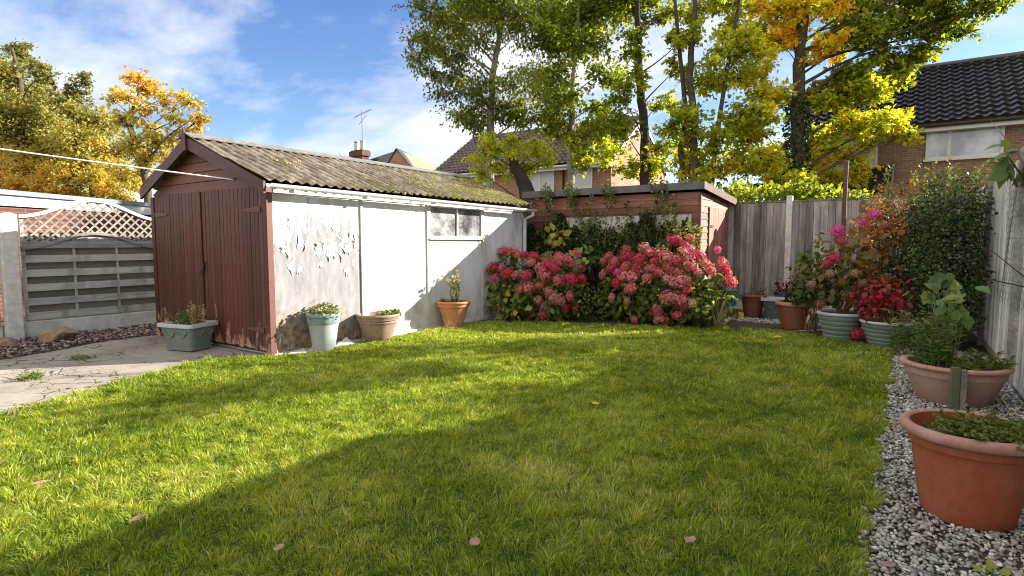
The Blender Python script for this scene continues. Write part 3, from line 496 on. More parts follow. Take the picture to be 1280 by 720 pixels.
# window: two panes
fr = MB()
for y in (6.945, 7.64, 8.325): fr.box((WX + .006, y, 1.73), (.04, .032, .52), bev=.003)
fr.box((WX + .008, 7.635, 1.985), (.05, 1.38, .035), bev=.003); fr.box((WX + .008, 7.635, 1.485), (.05, 1.38, .04), bev=.003)
win = fr.build('window', M['upvc'], shed)
for y in (7.29, 7.98):
    MB().box((WX - .004, y, 1.73), (.006, .66, .47)).build('pane', M['dustyglass'], win)
MB().box((WX + .022, 7.635, 1.456), (.06, 1.44, .022), bev=.004).build('sill', M['creamtrim'], win)
pf = MB()
pf.box((WX + .012, 7.635, 2.012), (.012, 1.36, .018)); pf.build('trim', M['iron'], win)
# doors: narrow vertical boards
DX0, DX1, DXM = -9.25, -6.42, -7.87; DT = 2.08
def door(x0, x1):
    m = MB(); nb = int(round((x1 - x0) / .088)); wv = (x1 - x0) / nb
    for i in range(nb):
        m.cur = random.uniform(.02, 1); jl = random.uniform(0, .025)
        m.box((x0 + wv * (i + .5), FY - .012 + random.uniform(-.002, .002), (DT + .06 + jl) / 2), (wv - .006, .026, DT - .06 - jl), bev=.004)
    b = m.build('door', M['doorwood'], shed)
    MB().span((x0, FY + .004, .05), (x1, FY + .02, DT)).build('door_backing', M['iron'], b)
    return b
dl = door(DX0 + .1, DXM - .03); dr = door(DXM + .035, DX1 - .02)
for d_, xs, s_ in ((dl, DX0 + .12, 1), (dr, DX1 - .05, -1)):
    for z in (1.80, .32):
        MB().prism([(xs, FY - .03, z + .035), (xs + s_ * .38, FY - .03, z + .012), (xs + s_ * .38, FY - .03, z - .012), (xs, FY - .03, z - .035)], (0, -.007, 0)).build('hinge', M['hinge'], d_)
MB().box((DXM, FY - .034, 1.04), (.065, .022, 2.06), bev=.004).build('door_batten', M['bargewood'], dl)
lk = MB(); lk.box((DXM + .05, FY - .05, 1.08), (.05, .02, .12), bev=.004); lk.tube([(DXM + .05, FY - .06, 1.05), (DXM + .05, FY - .085, 1.0), (DXM + .05, FY - .06, .97)], .008); lk.build('latch', M['iron'], dr)
MB().box((DX0 + .045, FY - .008, 1.03), (.09, .05, 2.06), bev=.004).build('door_post', M['doorwood'], shed)
m = MB(); m.cur = .3; m.box((DX1 + .035, FY - .008, 1.03), (.07, .06, 2.06), bev=.004); m.build('door_post', M['doorwood'], shed)
m = MB(); m.box((WX - .008, FY + .002, 1.03), (.05, .075, 2.06)); m.build('corner_strip', M['hinge'], shed)
# gable: planks stacked up to the apex
m = MB(); z = DT
def gw(z):
    t = (RZ - .03 - z) / (RZ - EZ); return RX - t * (RX - LX), RX + t * (WX - RX)
while z < RZ - .06:
    z1 = min(z + .13, RZ - .045); a0, b0 = gw(z); a1, b1 = gw(z1 - .006); m.cur = random.uniform(.1, .9)
    m.prism([(a0, FY - .02 - .0, z), (b0, FY - .02, z), (b1, FY - .008, z1 - .006), (a1, FY - .008, z1 - .006)], (0, .03, 0)); z = z1
m.build('gable', M['bargewood'], shed)
m = MB(); a0, b0 = gw(DT); m.prism([(a0, BY - .03, DT), (b0, BY - .03, DT), (RX, BY - .03, RZ - .03)], (0, .03, 0)); m.build('gable', M['whitewall'], shed)
EXR, EZR = -6.20, 2.085; EXL, EZL = -9.28, 2.14
for ex, ez in ((EXR, EZR), (EXL, EZL)):
    MB().prism([(RX, FY - .155, RZ + .03), (ex, FY - .155, ez + .03), (ex, FY - .155, ez - .11), (RX, FY - .155, RZ - .13)], (0, .03, 0)).build('bargeboard', M['bargewood'], shed)
MB().prism([(RX - .05, FY - .18, RZ - .16), (RX + .05, FY - .18, RZ - .16), (RX + .045, FY - .18, RZ + .04), (RX, FY - .18, RZ + .15), (RX - .045, FY - .18, RZ + .04)], (0, .022, 0)).build('finial', M['bargewood'], shed)
# corrugated roof, two slopes
def corrugated(x0, z0, x1, z1, ya, yb, name, parent, mat):
    ny = int((yb - ya) / .146 * 8); ns = 14; ys = np.linspace(ya, yb, ny + 1); ts = np.linspace(0, 1, ns + 1)
    nx, nz = -(z1 - z0), (x1 - x0); l = math.hypot(nx, nz); nx, nz = nx / l, nz / l
    if nz < 0: nx, nz = -nx, -nz
    Y, T = np.meshgrid(ys, ts, indexing='ij'); amp = .017 * np.sin(Y / .146 * 2 * math.pi) + .006 * np.sin(Y * 2.1) * T + .014 * (T > .5)
    edge = .02 * np.sin(Y * 9) * .3
    X = x0 + (x1 - x0) * T + nx * amp; Z = z0 + (z1 - z0) * T + nz * amp - .02 * np.sin(math.pi * T) * np.abs(np.sin(Y * .55))
    V = np.stack([X, Y, Z], -1).reshape(-1, 3); V2 = V - np.array([nx, 0, nz]) * .012
    i, j = np.meshgrid(np.arange(ny), np.arange(ns), indexing='ij'); a = (i * (ns + 1) + j).ravel(); q = np.stack([a, a + 1, a + ns + 2, a + ns + 1], 1); m_ = len(V)
    e1 = np.arange(ny) * (ns + 1) + ns; rim = np.stack([e1, e1 + ns + 1, e1 + ns + 1 + m_, e1 + m_], 1)
    e0 = np.arange(ns); rim2 = np.stack([e0, e0 + 1, e0 + 1 + m_, e0 + m_], 1)
    return np_mesh(name, np.concatenate([V, V2]), [q, q[:, ::-1] + m_, rim, rim2[:, ::-1]], mat, parent, smooth=True, angle=50)
corrugated(RX, RZ + .045, EXR - .0, EZR + .045, FY - .14, BY + .16, 'roof', shed, M['corr'])
rl = corrugated(RX, RZ + .045, EXL, EZL + .045, FY - .14, BY + .16, 'roof', shed, M['corr'])
m = MB(); m.prism([(RX - .16, FY - .17, RZ + .015), (RX, FY - .17, RZ + .085), (RX + .16, FY - .17, RZ + .015), (RX + .155, FY - .17, RZ + .0), (RX, FY - .17, RZ + .07), (RX - .155, FY - .17, RZ + .0)], (0, BY - FY + .36, 0))
m.build('ridge_cap', M['ridge'], shed)
# moss cushions
n = 2600; t = RNG.uniform(0, 1, n) ** .8; yy = FY - .1 + (BY - FY + .22) * RNG.uniform(0, 1, n) ** .75
keep = (sinoise(np.stack([t * 3, yy * 1.5], 1), 2.4, 77) + .5 * sinoise(np.stack([t * 9, yy * 6], 1), 2.4, 78) + (yy - 7) * .16 + (t - .6) * .9) > .42
t = t[keep]; yy = yy[keep]; yy = (np.round(yy / .146) * .146 + .11) + RNG.normal(size=len(yy)) * .02; n = len(t)
o = stones('moss', np.stack([RX + (EXR - RX) * t, yy], 1), RZ + .045 + (EZR - RZ) * t - .004, RNG.uniform(.014, .036, n), RNG.uniform(0, 1, n), M['moss'], .6, True)
o.parent = shed; o.location = (-shed.location.x, -shed.location.y, 0); o['kind'] = 'stuff'
# gutter
m = MB(); pr_ = []; gx, gz = EXR + .05, 2.085
for k_ in range(9): a = math.pi + math.pi * k_ / 8; pr_.append((gx + .052 * math.cos(a), FY - .12, gz + .052 * math.sin(a)))
for k_ in range(9): a = 2 * math.pi - math.pi * k_ / 8; pr_.append((gx + .046 * math.cos(a), FY - .12, gz + .046 * math.sin(a)))
m.prism(pr_, (0, BY - FY + .25, -.035)); gut = m.build('gutter', M['upvc'], shed, smooth=True, angle=40)
for y in (4.35, 5.5, 6.9, 8.3, 9.5): MB().box((gx - .035, y, gz - .055), (.11, .05, .06), bev=.006).build('gutter_bracket', M['upvc'], gut)
MB().span((WX, FY + .06, 2.0), (WX + .02, BY, 2.06)).build('fascia', M['creamtrim'], shed)
m = MB(); m.tube([(gx, BY + .05, gz - .05), (gx, BY + .05, 1.94), (WX + .05, BY - .02, 1.86), (WX + .05, BY - .02, .05)], .034, 12); m.build('downpipe', M['upvc'], shed, smooth=True, angle=50)
# curled paint flakes
m = MB(); rr = random.Random(3)
for i in range(34):
    y = rr.uniform(4.25, 5.48); z = rr.gauss(1.28, .2)
    if z < .15 or z > 1.65: continue
    w_, h_ = rr.uniform(.012, .06), rr.uniform(.04, .17); c_ = rr.uniform(.006, .03); a = rr.uniform(-.5, .5); up = rr.random() < .4
    pts = []
    for (u, v) in ((-1, 0), (-.4, .12), (.5, -.1), (1, .02), (.6, .3), (.9, .55), (.5, .7), (.55, .95), (.1, .8), (-.15, 1), (-.5, .7), (-.45, .5), (-.95, .4)):
        yy_ = u * w_ * rr.uniform(.5, 1.3); zz_ = -v * h_ * rr.uniform(.7, 1.2); x_ = .004 + c_ * v * v
        if up: zz_ = -zz_
        pts.append((WX + x_, y + yy_ * math.cos(a) - zz_ * math.sin(a), z + yy_ * math.sin(a) + zz_ * math.cos(a)))
    m.add(pts, [tuple(range(13))])
m.build('paint_flake', M['flake'], shed)['kind'] = 'stuff'
# broken board and rubble at the corner
rr = random.Random(5)
for i in range(7):
    m = MB(); y = 4.2 + rr.random() * 1.2; m.prism([(WX + .03 + rr.uniform(0, .14), y, .01), (WX + .06 + rr.uniform(.05, .2), y + rr.uniform(.05, .25), .01), (WX + .04, y + rr.uniform(.1, .3), .01 + rr.uniform(.02, .08))], (.01, 0, .02))
    m.build('broken_board', M['slabconc'], shed)

# ================================================================== LEFT LATTICE FENCE
PX = -10.45; Y0, Y1 = 2.86, 4.72
def bell(u): return .5 - .5 * math.cos(2 * math.pi * min(max(u, 0), 1))
def lat_top(y): return 1.80 + .27 * bell((y - Y0) / (Y1 - Y0))
def low_top(y): return 1.34 + .22 * bell((y - Y0) / (Y1 - Y0))
mb2 = MB()
fp = thing('lattice_fence', 'grey slatted fence panel with arched lattice top beside the brown shed', 'fence', (PX, (Y0 + Y1) / 2, 0))
m = MB(); z = .27; i = 0
while z < 1.42:
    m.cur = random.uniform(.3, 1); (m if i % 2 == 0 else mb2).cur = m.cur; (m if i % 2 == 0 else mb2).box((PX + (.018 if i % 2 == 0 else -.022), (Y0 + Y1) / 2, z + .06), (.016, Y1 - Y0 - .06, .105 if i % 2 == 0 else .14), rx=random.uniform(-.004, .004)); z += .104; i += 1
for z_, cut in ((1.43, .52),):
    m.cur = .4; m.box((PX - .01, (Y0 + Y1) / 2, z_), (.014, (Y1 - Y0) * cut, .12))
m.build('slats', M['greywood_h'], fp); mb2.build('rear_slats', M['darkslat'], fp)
for f_ in (.0, .34, .66, 1.0):
    y = Y0 + .03 + f_ * (Y1 - Y0 - .06); m = MB(); m.cur = .6; e = f_ in (.0, 1.0)
    m.box((PX + .002, y, (.24 + (lat_top(y) if e else low_top(y))) / 2), (.03 if e else .016, .045 if e else .035, (lat_top(y) if e else low_top(y)) - .26)); m.build('upright', M['greywood_h'], fp)
def rail(fn, name, mat, w_=.05, h_=.045, off=0):
    m = MB(); ys = [Y0 + (Y1 - Y0) * q / 28 for q in range(29)]; vs = []
    for y in ys: z = fn(y) + off; vs += [(PX - w_ / 2 + .015, y, z - h_), (PX + w_ / 2 + .015, y, z - h_), (PX + w_ / 2 + .015, y, z), (PX - w_ / 2 + .015, y, z)]
    fs = [(0, 1, 2, 3), (112, 115, 114, 113)]
    for q in range(28):
        for e in range(4): fs.append((q * 4 + e, q * 4 + (e + 1) % 4, q * 4 + 4 + (e + 1) % 4, q * 4 + 4 + e))
    m.add(vs, fs); m.build(name, mat, fp)
rail(lat_top, 'top_rail', M['creamtrim'], .07, .05); rail(low_top, 'arch_rail', M['greywood_h'], .06, .045)
m = MB(); sp = .088
for s_ in (-1, 1):
    c_ = -3.0
    while c_ < 3.0:
        # strip z = zc + s*(y - yc): clip between the two arches
        pts_in = []
        for q in range(81):
            y = Y0 + .03 + (Y1 - Y0 - .06) * q / 80; z = 1.6 + c_ * 1.0 + s_ * (y - (Y0 + Y1) / 2)
            if low_top(y) - .01 < z < lat_top(y) - .03: pts_in.append((y, z))
        if len(pts_in) >= 2:
            (ya, za), (yb, zb) = pts_in[0], pts_in[-1]; l_ = math.hypot(yb - ya, zb - za)
            m.cur = random.uniform(.2, 1); m.box((PX + .015 + .005 * s_, (ya + yb) / 2, (za + zb) / 2), (.008, l_ + .02, .026), rx=math.atan2(zb - za, yb - ya))
        c_ += sp * 1.45
m.build('lattice', M['lattice'], fp)
gb = MB().box((PX + .0, (Y0 + Y1) / 2, .12), (.05, Y1 - Y0, .26), bev=.006).build('gravel_board', M['slabconc'], fp)
m = MB(); m.box((PX + .06, 2.72, .9), (.13, .20, 1.80), bev=.02); m.lathe((PX + .06, 2.72, 1.79), [(.06, 0), (.05, .02), (.0, .03)], 12)
tag(m.build('concrete_post', M['postconc']), 'pale concrete post at the left end of the lattice fence panel', 'fence post', 'concrete fence posts')
fp2 = thing('slatted_fence', 'grey slatted fence panel left of the pale concrete post at the photo edge', 'fence', (PX, 1.7, 0))
m = MB(); z = .27; i = 0
while z < 1.55:
    m.cur = random.uniform(.1, 1); m.box((PX + (.016 if i % 2 else -.010), 1.68, z + .06), (.014, 1.8, .13)); z += .104; i += 1
m.build('slats', M['greywood_h'], fp2); MB().box((PX + .03, 2.56, .92), (.03, .045, 1.4)).build('upright', M['greywood_h'], fp2)
MB().box((PX, 1.68, .12), (.05, 1.84, .26), bev=.006).build('gravel_board', M['slabconc'], fp2)
MB().box((PX + .015, 1.68, 1.64), (.07, 1.8, .045)).build('top_rail', M['greywood_h'], fp2)
# rock
def rock(loc, s, label, seed):
    bm = bmesh.new(); bmesh.ops.create_icosphere(bm, subdivisions=3, radius=1); r = np.random.default_rng(seed)
    P_ = np.array([v.co[:] for v in bm.verts]); q = np.zeros(len(P_))
    for _ in range(14): a = unit(r.normal(size=3)); q = q + .0; cut = r.uniform(.55, .85); dd = P_ @ a; P_ = P_ - np.maximum(dd - cut, 0)[:, None] * a
    P_ = P_ * (1 + .02 * r.normal(size=(len(P_), 1)))
    for v, p_ in zip(bm.verts, P_): v.co = Vector(p_) * 1
    bmesh.ops.scale(bm, vec=s, verts=bm.verts); me = bpy.data.meshes.new('rock'); bm.to_mesh(me); bm.free()
    o = finish(me, 'rock', M['rock'], None, True, 25); o.location = loc; o.rotation_euler = (.1, -.12, 1.25); tag(o, label, 'rock', 'rocks by the fence post')
rock((-9.72, 2.98, .10), (.27, .17, .14), 'large brown angular rock at the foot of the concrete fence post', 4)
rock((-9.75, 2.42, .06), (.15, .12, .10), 'small pale rounded stone at the left photo edge by the fence post', 9)

# ================================================================== BRICK GARAGE BEHIND
ga = Vector((-13.0, 2.75, 0)); gb_ = Vector((-15.2, 7.0, 0)); dv = (gb_ - ga).normalized(); back = Vector((-dv.y, dv.x, 0))
grg = thing('garage', 'low red brick garage with white fascia and flat grey roof behind the lattice fence', 'garage', tuple(ga))
def slab(name, a, b, z0, z1, off0, off1, mat, parent):
    p0 = a + back * off0; p1 = b + back * off0; p2 = b + back * off1; p3 = a + back * off1
    return MB().prism([(p.x, p.y, z0) for p in (p0, p1, p2, p3)], (0, 0, z1 - z0)).build(name, mat, parent)
ga0 = ga - dv * 3
slab('wall', ga0, gb_, 0, 2.06, .06, 3.5, M['brickred'], grg)
slab('fascia', ga0 - dv * .05, gb_ + dv * .05, 2.06, 2.25, .0, 3.6, M['upvc'], grg)
slab('roof', ga0 - dv * .1, gb_ + dv * .1, 2.253, 2.34, -.06, 3.7, M['bluegreyedge'], grg)

# ================================================================== SMALL SHED AT THE BACK
SX0, SX1, SY0, SY1 = -6.62, -3.06, 10.4, 12.45
ss = thing('small_shed', 'small red brown shiplap shed with flat grey edged roof behind the hydrangeas', 'shed', ((SX0 + SX1) / 2, 11.4, 0))
m = MB(); z = 0.02
while z < 2.28: m.cur = random.uniform(.1, .9); m.prism([(SX0, SY0 - .012, z), (SX0, SY0, z + .118), (SX0, SY0 + .03, z + .118), (SX0, SY0 + .03, z)], (SX1 - SX0, 0, 0)); z += .12
m.build('front_wall', M['redcedar'], ss)
m = MB(); z = 0.02
while z < 2.26: m.cur = random.uniform(.1, .9); m.prism([(SX1 + .012, SY0 + .031, z), (SX1, SY0 + .031, z + .118), (SX1 - .03, SY0 + .031, z + .118), (SX1 - .03, SY0 + .031, z)], (0, SY1 - SY0 - .03, 0)); z += .12
m.build('side_wall', M['redcedar'], ss)
MB().span((SX0, SY1 + .001, 0), (SX1 - .03, SY1 + .03, 2.2)).build('rear_wall', M['redcedar'], ss); MB().span((SX0, SY0 + .031, 0), (SX0 + .03, SY1, 2.2)).build('side_wall', M['redcedar'], ss)
m = MB(); x_ = SY0 + .55
for i in range(9): m.cur = random.uniform(.2, .9); m.box((SX1 + .026, SY0 + .62 + i * .12, 1.07), (.022, .112, 1.98), bev=.003)
dr2 = m.build('door', M['reddoor'], ss); MB().box((SX1 + .045, SY0 + .7, 1.7), (.012, .16, .05)).build('hinge', M['iron'], dr2); MB().box((SX1 + .045, SY0 + 1.5, 1.1), (.02, .05, .1)).build('latch', M['iron'], dr2)
m = MB(); m.box((SX1 + .012, SY0 + .01, 1.12), (.05, .05, 2.24)); m.build('corner_post', M['redcedar'], ss)
m = MB(); m.prism([(SX0 - .1, SY0 - .12, 2.40), (SX1 + .10, SY0 - .12, 2.40), (SX1 + .10, SY1 + .15, 2.24), (SX0 - .1, SY1 + .15, 2.24)], (0, 0, .05)); m.build('roof', M['fascia'], ss)
MB().box(((SX0 + SX1) / 2, SY0 - .135, 2.395), (SX1 - SX0 + .22, .025, .13)).build('fascia', M['fascia'], ss)
MB().prism([(SX1 + .102, SY0 - .147, 2.335), (SX1 + .102, SY1 + .15, 2.17), (SX1 + .102, SY1 + .15, 2.30), (SX1 + .102, SY0 - .147, 2.465)], (.025, 0, 0)).build('fascia', M['bargewood'], ss)
ms_ = MB(); nn_ = 120; vs_ = []
for q in range(nn_ + 1): x_ = SX0 + .9 + (SX1 - .12 - SX0 - .9) * q / nn_; yy_ = SY0 - .04 + .012 * math.sin(q * 1.1); vs_ += [(x_, yy_, 1.60 + .02 * math.sin(q * .3)), (x_, yy_, 1.90)]
ms_.add(vs_, [(q * 2, q * 2 + 2, q * 2 + 3, q * 2 + 1) for q in range(nn_)]); ms_.build('sheet', M['slabconc'], ss)

# ================================================================== FENCES
def feather(m, x0, x1, y, z0, zt, axis='x', sgn=-1, wobble=.012, wd=.125):
    p = x0
    while p < x1 - .02:
        w_ = min(wd * random.uniform(.9, 1.08), x1 - p); m.cur = random.uniform(0, 1); t = zt + random.uniform(-wobble, wobble); tilt = random.uniform(-.006, .006)
        if axis == 'x': m.prism([(p, y, z0), (p + w_ - .007, y, z0), (p + w_ - .007, y + sgn * .010, z0), (p, y + sgn * .026, z0)], (tilt * .5, 0, t - z0))
        else: m.prism([(y, p, z0), (y, p + w_ - .007, z0), (y + sgn * .010, p + w_ - .007, z0), (y + sgn * .026, p, z0)], (0, tilt * .5, t - z0))
        p += w_
BFY = 12.62; XP = -1.93
bf = []
for (a, b, lab) in ((-3.35, XP - .05, 'weathered grey featheredge fence panel beside the small shed'), (XP + .05, .93, 'weathered grey featheredge fence panel right of the concrete post at the back')):
    t = thing('board_fence', lab, 'fence', ((a + b) / 2, BFY, 0), 'featheredge panels of the back fence')
    m = MB(); feather(m, a, b, BFY, .17, 2.19); m.build('boards', M['backfence'], t); MB().span((a, BFY + .001, .18), (b, BFY + .006, 2.17)).build('gap_shade', M['darkslat'], t)  # thin dark sheet added behind the boards stands for shade in the gaps
    MB().box(((a + b) / 2, BFY - .005, 2.212), (b - a, .05, .03)).build('capping', M['backfence'], t)
    for z in (.5, 1.2, 1.9): MB().box(((a + b) / 2, BFY + .03, z), (b - a, .055, .08)).build('rail', M['backfence'], t)
    MB().box(((a + b) / 2, BFY, .08), (b - a, .05, .18), bev=.005).build('gravel_board', M['slabconc'], t)
tag(MB().box((XP, BFY - .02, 1.15), (.11, .12, 2.34), bev=.012).build('concrete_post', M['postconc']), 'grey concrete post between the two back fence panels', 'fence post', 'concrete fence posts')
RFX = .95; rs = [(-1.2, .6), (.6, 2.4), (2.4, 4.25), (4.35, 7.3), (7.42, 10.0), (10.05, 12.58)]
labs = ['bleached featheredge fence panel nearest the camera, outside the view', None, None, 'tall bleached white fence panel behind the big terracotta pot', 'bleached white fence panel beside the dark bush, behind the faded pink pot', 'bleached fence panel hidden behind the dark bush']
for i, (a, b) in enumerate([(-1.2, 4.25), (4.35, 7.3), (7.42, 10.0), (10.05, 12.58)]):
    zt = (2.62, 2.56, 2.26, 2.24)[i]
    t = thing('board_fence', ('tall bleached fence panel right of the camera', labs[3], labs[4], labs[5])[i], 'fence', (RFX, (a + b) / 2, 0), 'panels of the right hand fence')
    m = MB(); feather(m, a, b, RFX, .1, zt, 'y', -1, .015, .15); m.build('boards', M['rightfence'], t); MB().span((RFX + .001, a, .12), (RFX + .006, b, zt - .02)).build('gap_shade', M['darkslat'], t)  # same added dark sheet, painting the gaps between boards as shaded
    for z in (.5, 1.25, 2.0): MB().box((RFX + .03, (a + b) / 2, z), (.055, b - a, .08)).build('rail', M['rightfence'], t)
    MB().box((RFX + .005, (a + b) / 2, .06), (.04, b - a, .14)).build('gravel_board', M['rightfence'], t)
for y, zt, lab in ((4.3, 2.6, 'grey timber post between the tall fence panels by the big terracotta pot'), (7.36, 2.3, 'grey timber fence post behind the chicken wire'), (10.02, 2.24, 'timber fence post hidden by the dark bush')):
    m = MB(); m.cur = .2; m.box((RFX - .035, y, zt / 2), (.09, .09, zt), bev=.006)
    tag(m.build('timber_post', M['greywood_h']), lab, 'fence post', 'timber posts of the right hand fence')
# chicken wire
m = MB(); s_ = .052; wx = RFX - .055
ya, yb, za, zb = 6.5, 8.35, .75, 2.12
row = 0; z = za
while z < zb:
    y = ya + (s_ if row % 2 else 0)
    while y < yb:
        jy = random.uniform(-.006, .006); xx = wx + .02 * math.sin(y * 5 + z * 3)
        m.tube([(xx, y, z), (xx, y + jy, z + s_ * .9)], .0016, 3, False)
        m.tube([(xx, y + jy, z + s_ * .9), (xx, y + s_, z + s_ * 1.35)], .0016, 3, False); m.tube([(xx, y + jy, z + s_ * .9), (xx, y - s_, z + s_ * 1.35)], .0016, 3, False)
        y += 2 * s_
    z += s_ * 1.35; row += 1
tag(m.build('chicken_wire', M['wire']), 'hexagonal chicken wire netting fixed to the bleached fence on the right', 'netting')
# brown steel pole by the back fence
pm = thing('metal_pole', 'rust brown steel pole standing in front of the back fence', 'pole', (-.93, 11.9, 0))
MB().tube([(-.93, 11.9, 0), (-.93, 11.9, 2.82)], .038, 14).build('pole', M['rail'], pm, smooth=True, angle=40); MB().lathe((-.93, 11.9, 2.8), [(.044, 0), (.044, .03), (.03, .045), (0, .05)], 14).build('cap', M['rail'], pm, smooth=True, angle=40)
# washing line
a = Vector((-6.75, 3.94, 2.155)); b = Vector((-9.45, -1.0, 2.77))
wl = thing('washing_line', 'white washing line cord tied to the gable of the brown shed', 'washing line', tuple(a))
MB().tube([tuple(a.lerp(b, i / 30) - Vector((0, 0, .12 * (i / 30) * (1 - i / 30)))) for i in range(31)], .0085, 8).build('cord', M['rope'], wl, smooth=True)
MB().tube([(a.x, a.y + .03, a.z), (a.x, a.y - .01, a.z + .02), (a.x + .02, a.y - .02, a.z), (a.x, a.y, a.z - .02)], .006, 6).build('hook', M['iron'], wl)

# ================================================================== HOUSES
def tiles(x0, x1, ye, ze, yr, zr, name, mat, parent, tw=.30, course=.34, amp=.05):
    """interlocking tiles: slope from the eaves (ye,ze) up to the ridge (yr,zr)"""
    Ls = math.hypot(yr - ye, zr - ze); nc = int(Ls / course); nx = int((x1 - x0) / tw * 6); xs = np.linspace(x0, x1, nx + 1)
    sy, sz = (yr - ye) / Ls, (zr - ze) / Ls; ny_, nz_ = -sz * np.sign(yr - ye), abs(sy)
    prof = np.maximum(np.sin(xs / tw * 2 * math.pi), -.35) * amp; rows = []
    for c in range(nc):
        s0, s1 = c * Ls / nc, (c + 1) * Ls / nc + .0
        for (s, h) in ((s0, .06), (s1, .0)):
            hh = prof + h; rows.append(np.stack([xs, ye + sy * s + ny_ * hh, ze + sz * s + nz_ * hh], 1))
    V = np.concatenate(rows); R_ = len(rows); i, j = np.meshgrid(np.arange(R_ - 1), np.arange(nx), indexing='ij'); a_ = (i * (nx + 1) + j).ravel()
    return np_mesh(name, V, np.stack([a_, a_ + 1, a_ + nx + 2, a_ + nx + 1], 1), mat, parent, smooth=True, angle=40)
def window(x0, x1, z0, z1, y, parent, mull, glassmat='glass', curtain=False):
    """frame in a wall facing -Y"""
    m = MB(); f = .07; y_ = y - .03
    m.span((x0, y_ - .03, z0), (x0 + f, y_ + .03, z1)); m.span((x1 - f, y_ - .03, z0), (x1, y_ + .03, z1))
    m.span((x0 + f, y_ - .03, z0), (x1 - f, y_ + .03, z0 + f)); m.span((x0 + f, y_ - .03, z1 - f), (x1 - f, y_ + .03, z1))
    for q in mull: m.span((q - f * .6, y_ - .028, z0 + f), (q + f * .6, y_ + .028, z1 - f))
    w_ = m.build('window', M['upvc'], parent)
    e = [x0 + f] + list(mull) + [x1 - f]
    for i in range(len(e) - 1):
        a_ = e[i] + (f * .6 if i else 0); b_ = e[i + 1] - (f * .6 if i < len(e) - 2 else 0)
        MB().span((a_, y_ - .006, z0 + f), (b_, y_ + .004, z1 - f)).build('pane', M['curtain' if curtain else glassmat], w_)
    MB().span((x0 - .05, y - .12, z0 - .06), (x1 + .05, y - .0, z0)).build('sill', M['upvc'], w_)
    return w_
def house(name, label, x0, x1, y0, y1, ze, zr, wallm, tilem, cat='house', gable=None, grp='houses beyond the garden'):
    h = thing(name, label, cat, ((x0 + x1) / 2, y0, 0), grp); ym = (y0 + y1) / 2
    MB().prism([(x0, y0, 0), (x0, y1, 0), (x0, y1, ze), (x0, ym, zr - .12), (x0, y0, ze)], (x1 - x0, 0, 0)).build('wall', M[wallm], h)
    ov = .35; sl = (zr - ze) / (ym - y0)
    tiles(x0 - .12, x1 + .12, y0 - ov, ze - sl * ov + .1, ym, zr + .03, 'roof', M[tilem], h); tiles(x0 - .12, x1 + .12, y1 + ov, ze - sl * ov + .1, ym, zr + .03, 'roof', M[tilem], h)
    MB().tube([(x0 - .12, ym, zr + .05), (x1 + .12, ym, zr + .05)], .11, 10).build('ridge_tiles', M[tilem], h, smooth=True, angle=50)
    MB().span((x0 - .1, y0 - ov - .0, ze - sl * ov - .16), (x1 + .1, y0 - ov + .025, ze - sl * ov + .06)).build('fascia', M['upvc'], h)
    MB().span((x0 - .1, y0 - ov + .03, ze - sl * ov - .15), (x1 + .1, y0 - .001, ze - sl * ov - .12)).build('soffit', M['upvc'], h)
    MB().tube([(x0 - .1, y0 - ov - .06, ze - sl * ov + .0), (x1 + .1, y0 - ov - .06, ze - sl * ov + .0)], .055, 10).build('gutter', M['upvc' if tilem == 'tilebrown' else 'iron'], h, smooth=True, angle=50)
    for xg in (x0 - .115, x1 + .095):
        for yy_, s2 in ((y0 - ov, 1), (y1 + ov, -1)):
            MB().prism([(xg, yy_, ze - sl * ov - .14), (xg, yy_, ze - sl * ov + .07), (xg, ym, zr + .0), (xg, ym, zr - .21)], (.02, 0, 0)).build('bargeboard', M['upvc'], h)
    return h
hr = house('brick_house', 'brown brick semi with black interlocking roof tiles at the right of the photo', -3.15, 10.5, 22, 29, 5.12, 7.5, 'brickbuff', 'tiledark')
window(.38, 2.22, 3.92, 4.97, 22, hr, [.95]); window(-2.35, -.86, 3.78, 4.97, 22, hr, [-1.6]); window(.6, 2.3, .9, 2.2, 22, hr, [1.2]); window(5.2, 7.2, 3.92, 4.97, 22, hr, [6.2])
MB().tube([(3.0, 21.93, 0), (3.0, 21.93, 4.85)], .05, 10).build('downpipe', M['iron'], hr, smooth=True, angle=50)
pc = MB(); tiles(-1.75, -.45, 20.0, 2.85, 21.98, 3.82, 'porch_roof', M['tiledark'], hr, .22, .3, .03)
MB().prism([(-.43, 20.0, 2.75), (-.43, 21.99, 3.72), (-.43, 21.99, 3.92), (-.43, 20.0, 2.95)], (.04, 0, 0)).build('porch_verge', M['bluegreyedge'], hr)
MB().prism([(-.46, 20.05, 0), (-.46, 21.98, 0), (-.46, 21.98, 3.72), (-.46, 20.05, 2.74)], (.025, 0, 0)).build('porch_wall', M['upvc'], hr)
MB().span((-1.75, 20.05, 0), (-.48, 20.12, 2.78)).build('porch_wall', M['brickbuff'], hr)
mh = house('brick_house', 'orange brick house with brown tiled roof seen between the tree trunks in the middle', -21.4, -11.0, 24, 31, 5.15, 7.5, 'brickorange', 'tilebrown')
window(-15.5, -13.9, 3.72, 4.92, 24, mh, [-14.7], curtain=True); window(-12.9, -11.9, 3.85, 4.85, 24, mh, [], curtain=True); window(-19.5, -17.8, 3.72, 4.92, 24, mh, [-18.6], curtain=True)
MB().tube([(-13.4, 23.93, 0), (-13.4, 23.93, 4.9)], .05, 10).build('downpipe', M['iron'], mh, smooth=True, angle=50)
MB().tube([(-13.4, 25.2, 5.8), (-13.4, 25.2, 6.5)], .06, 8).build('vent_pipe', M['upvc'], mh)
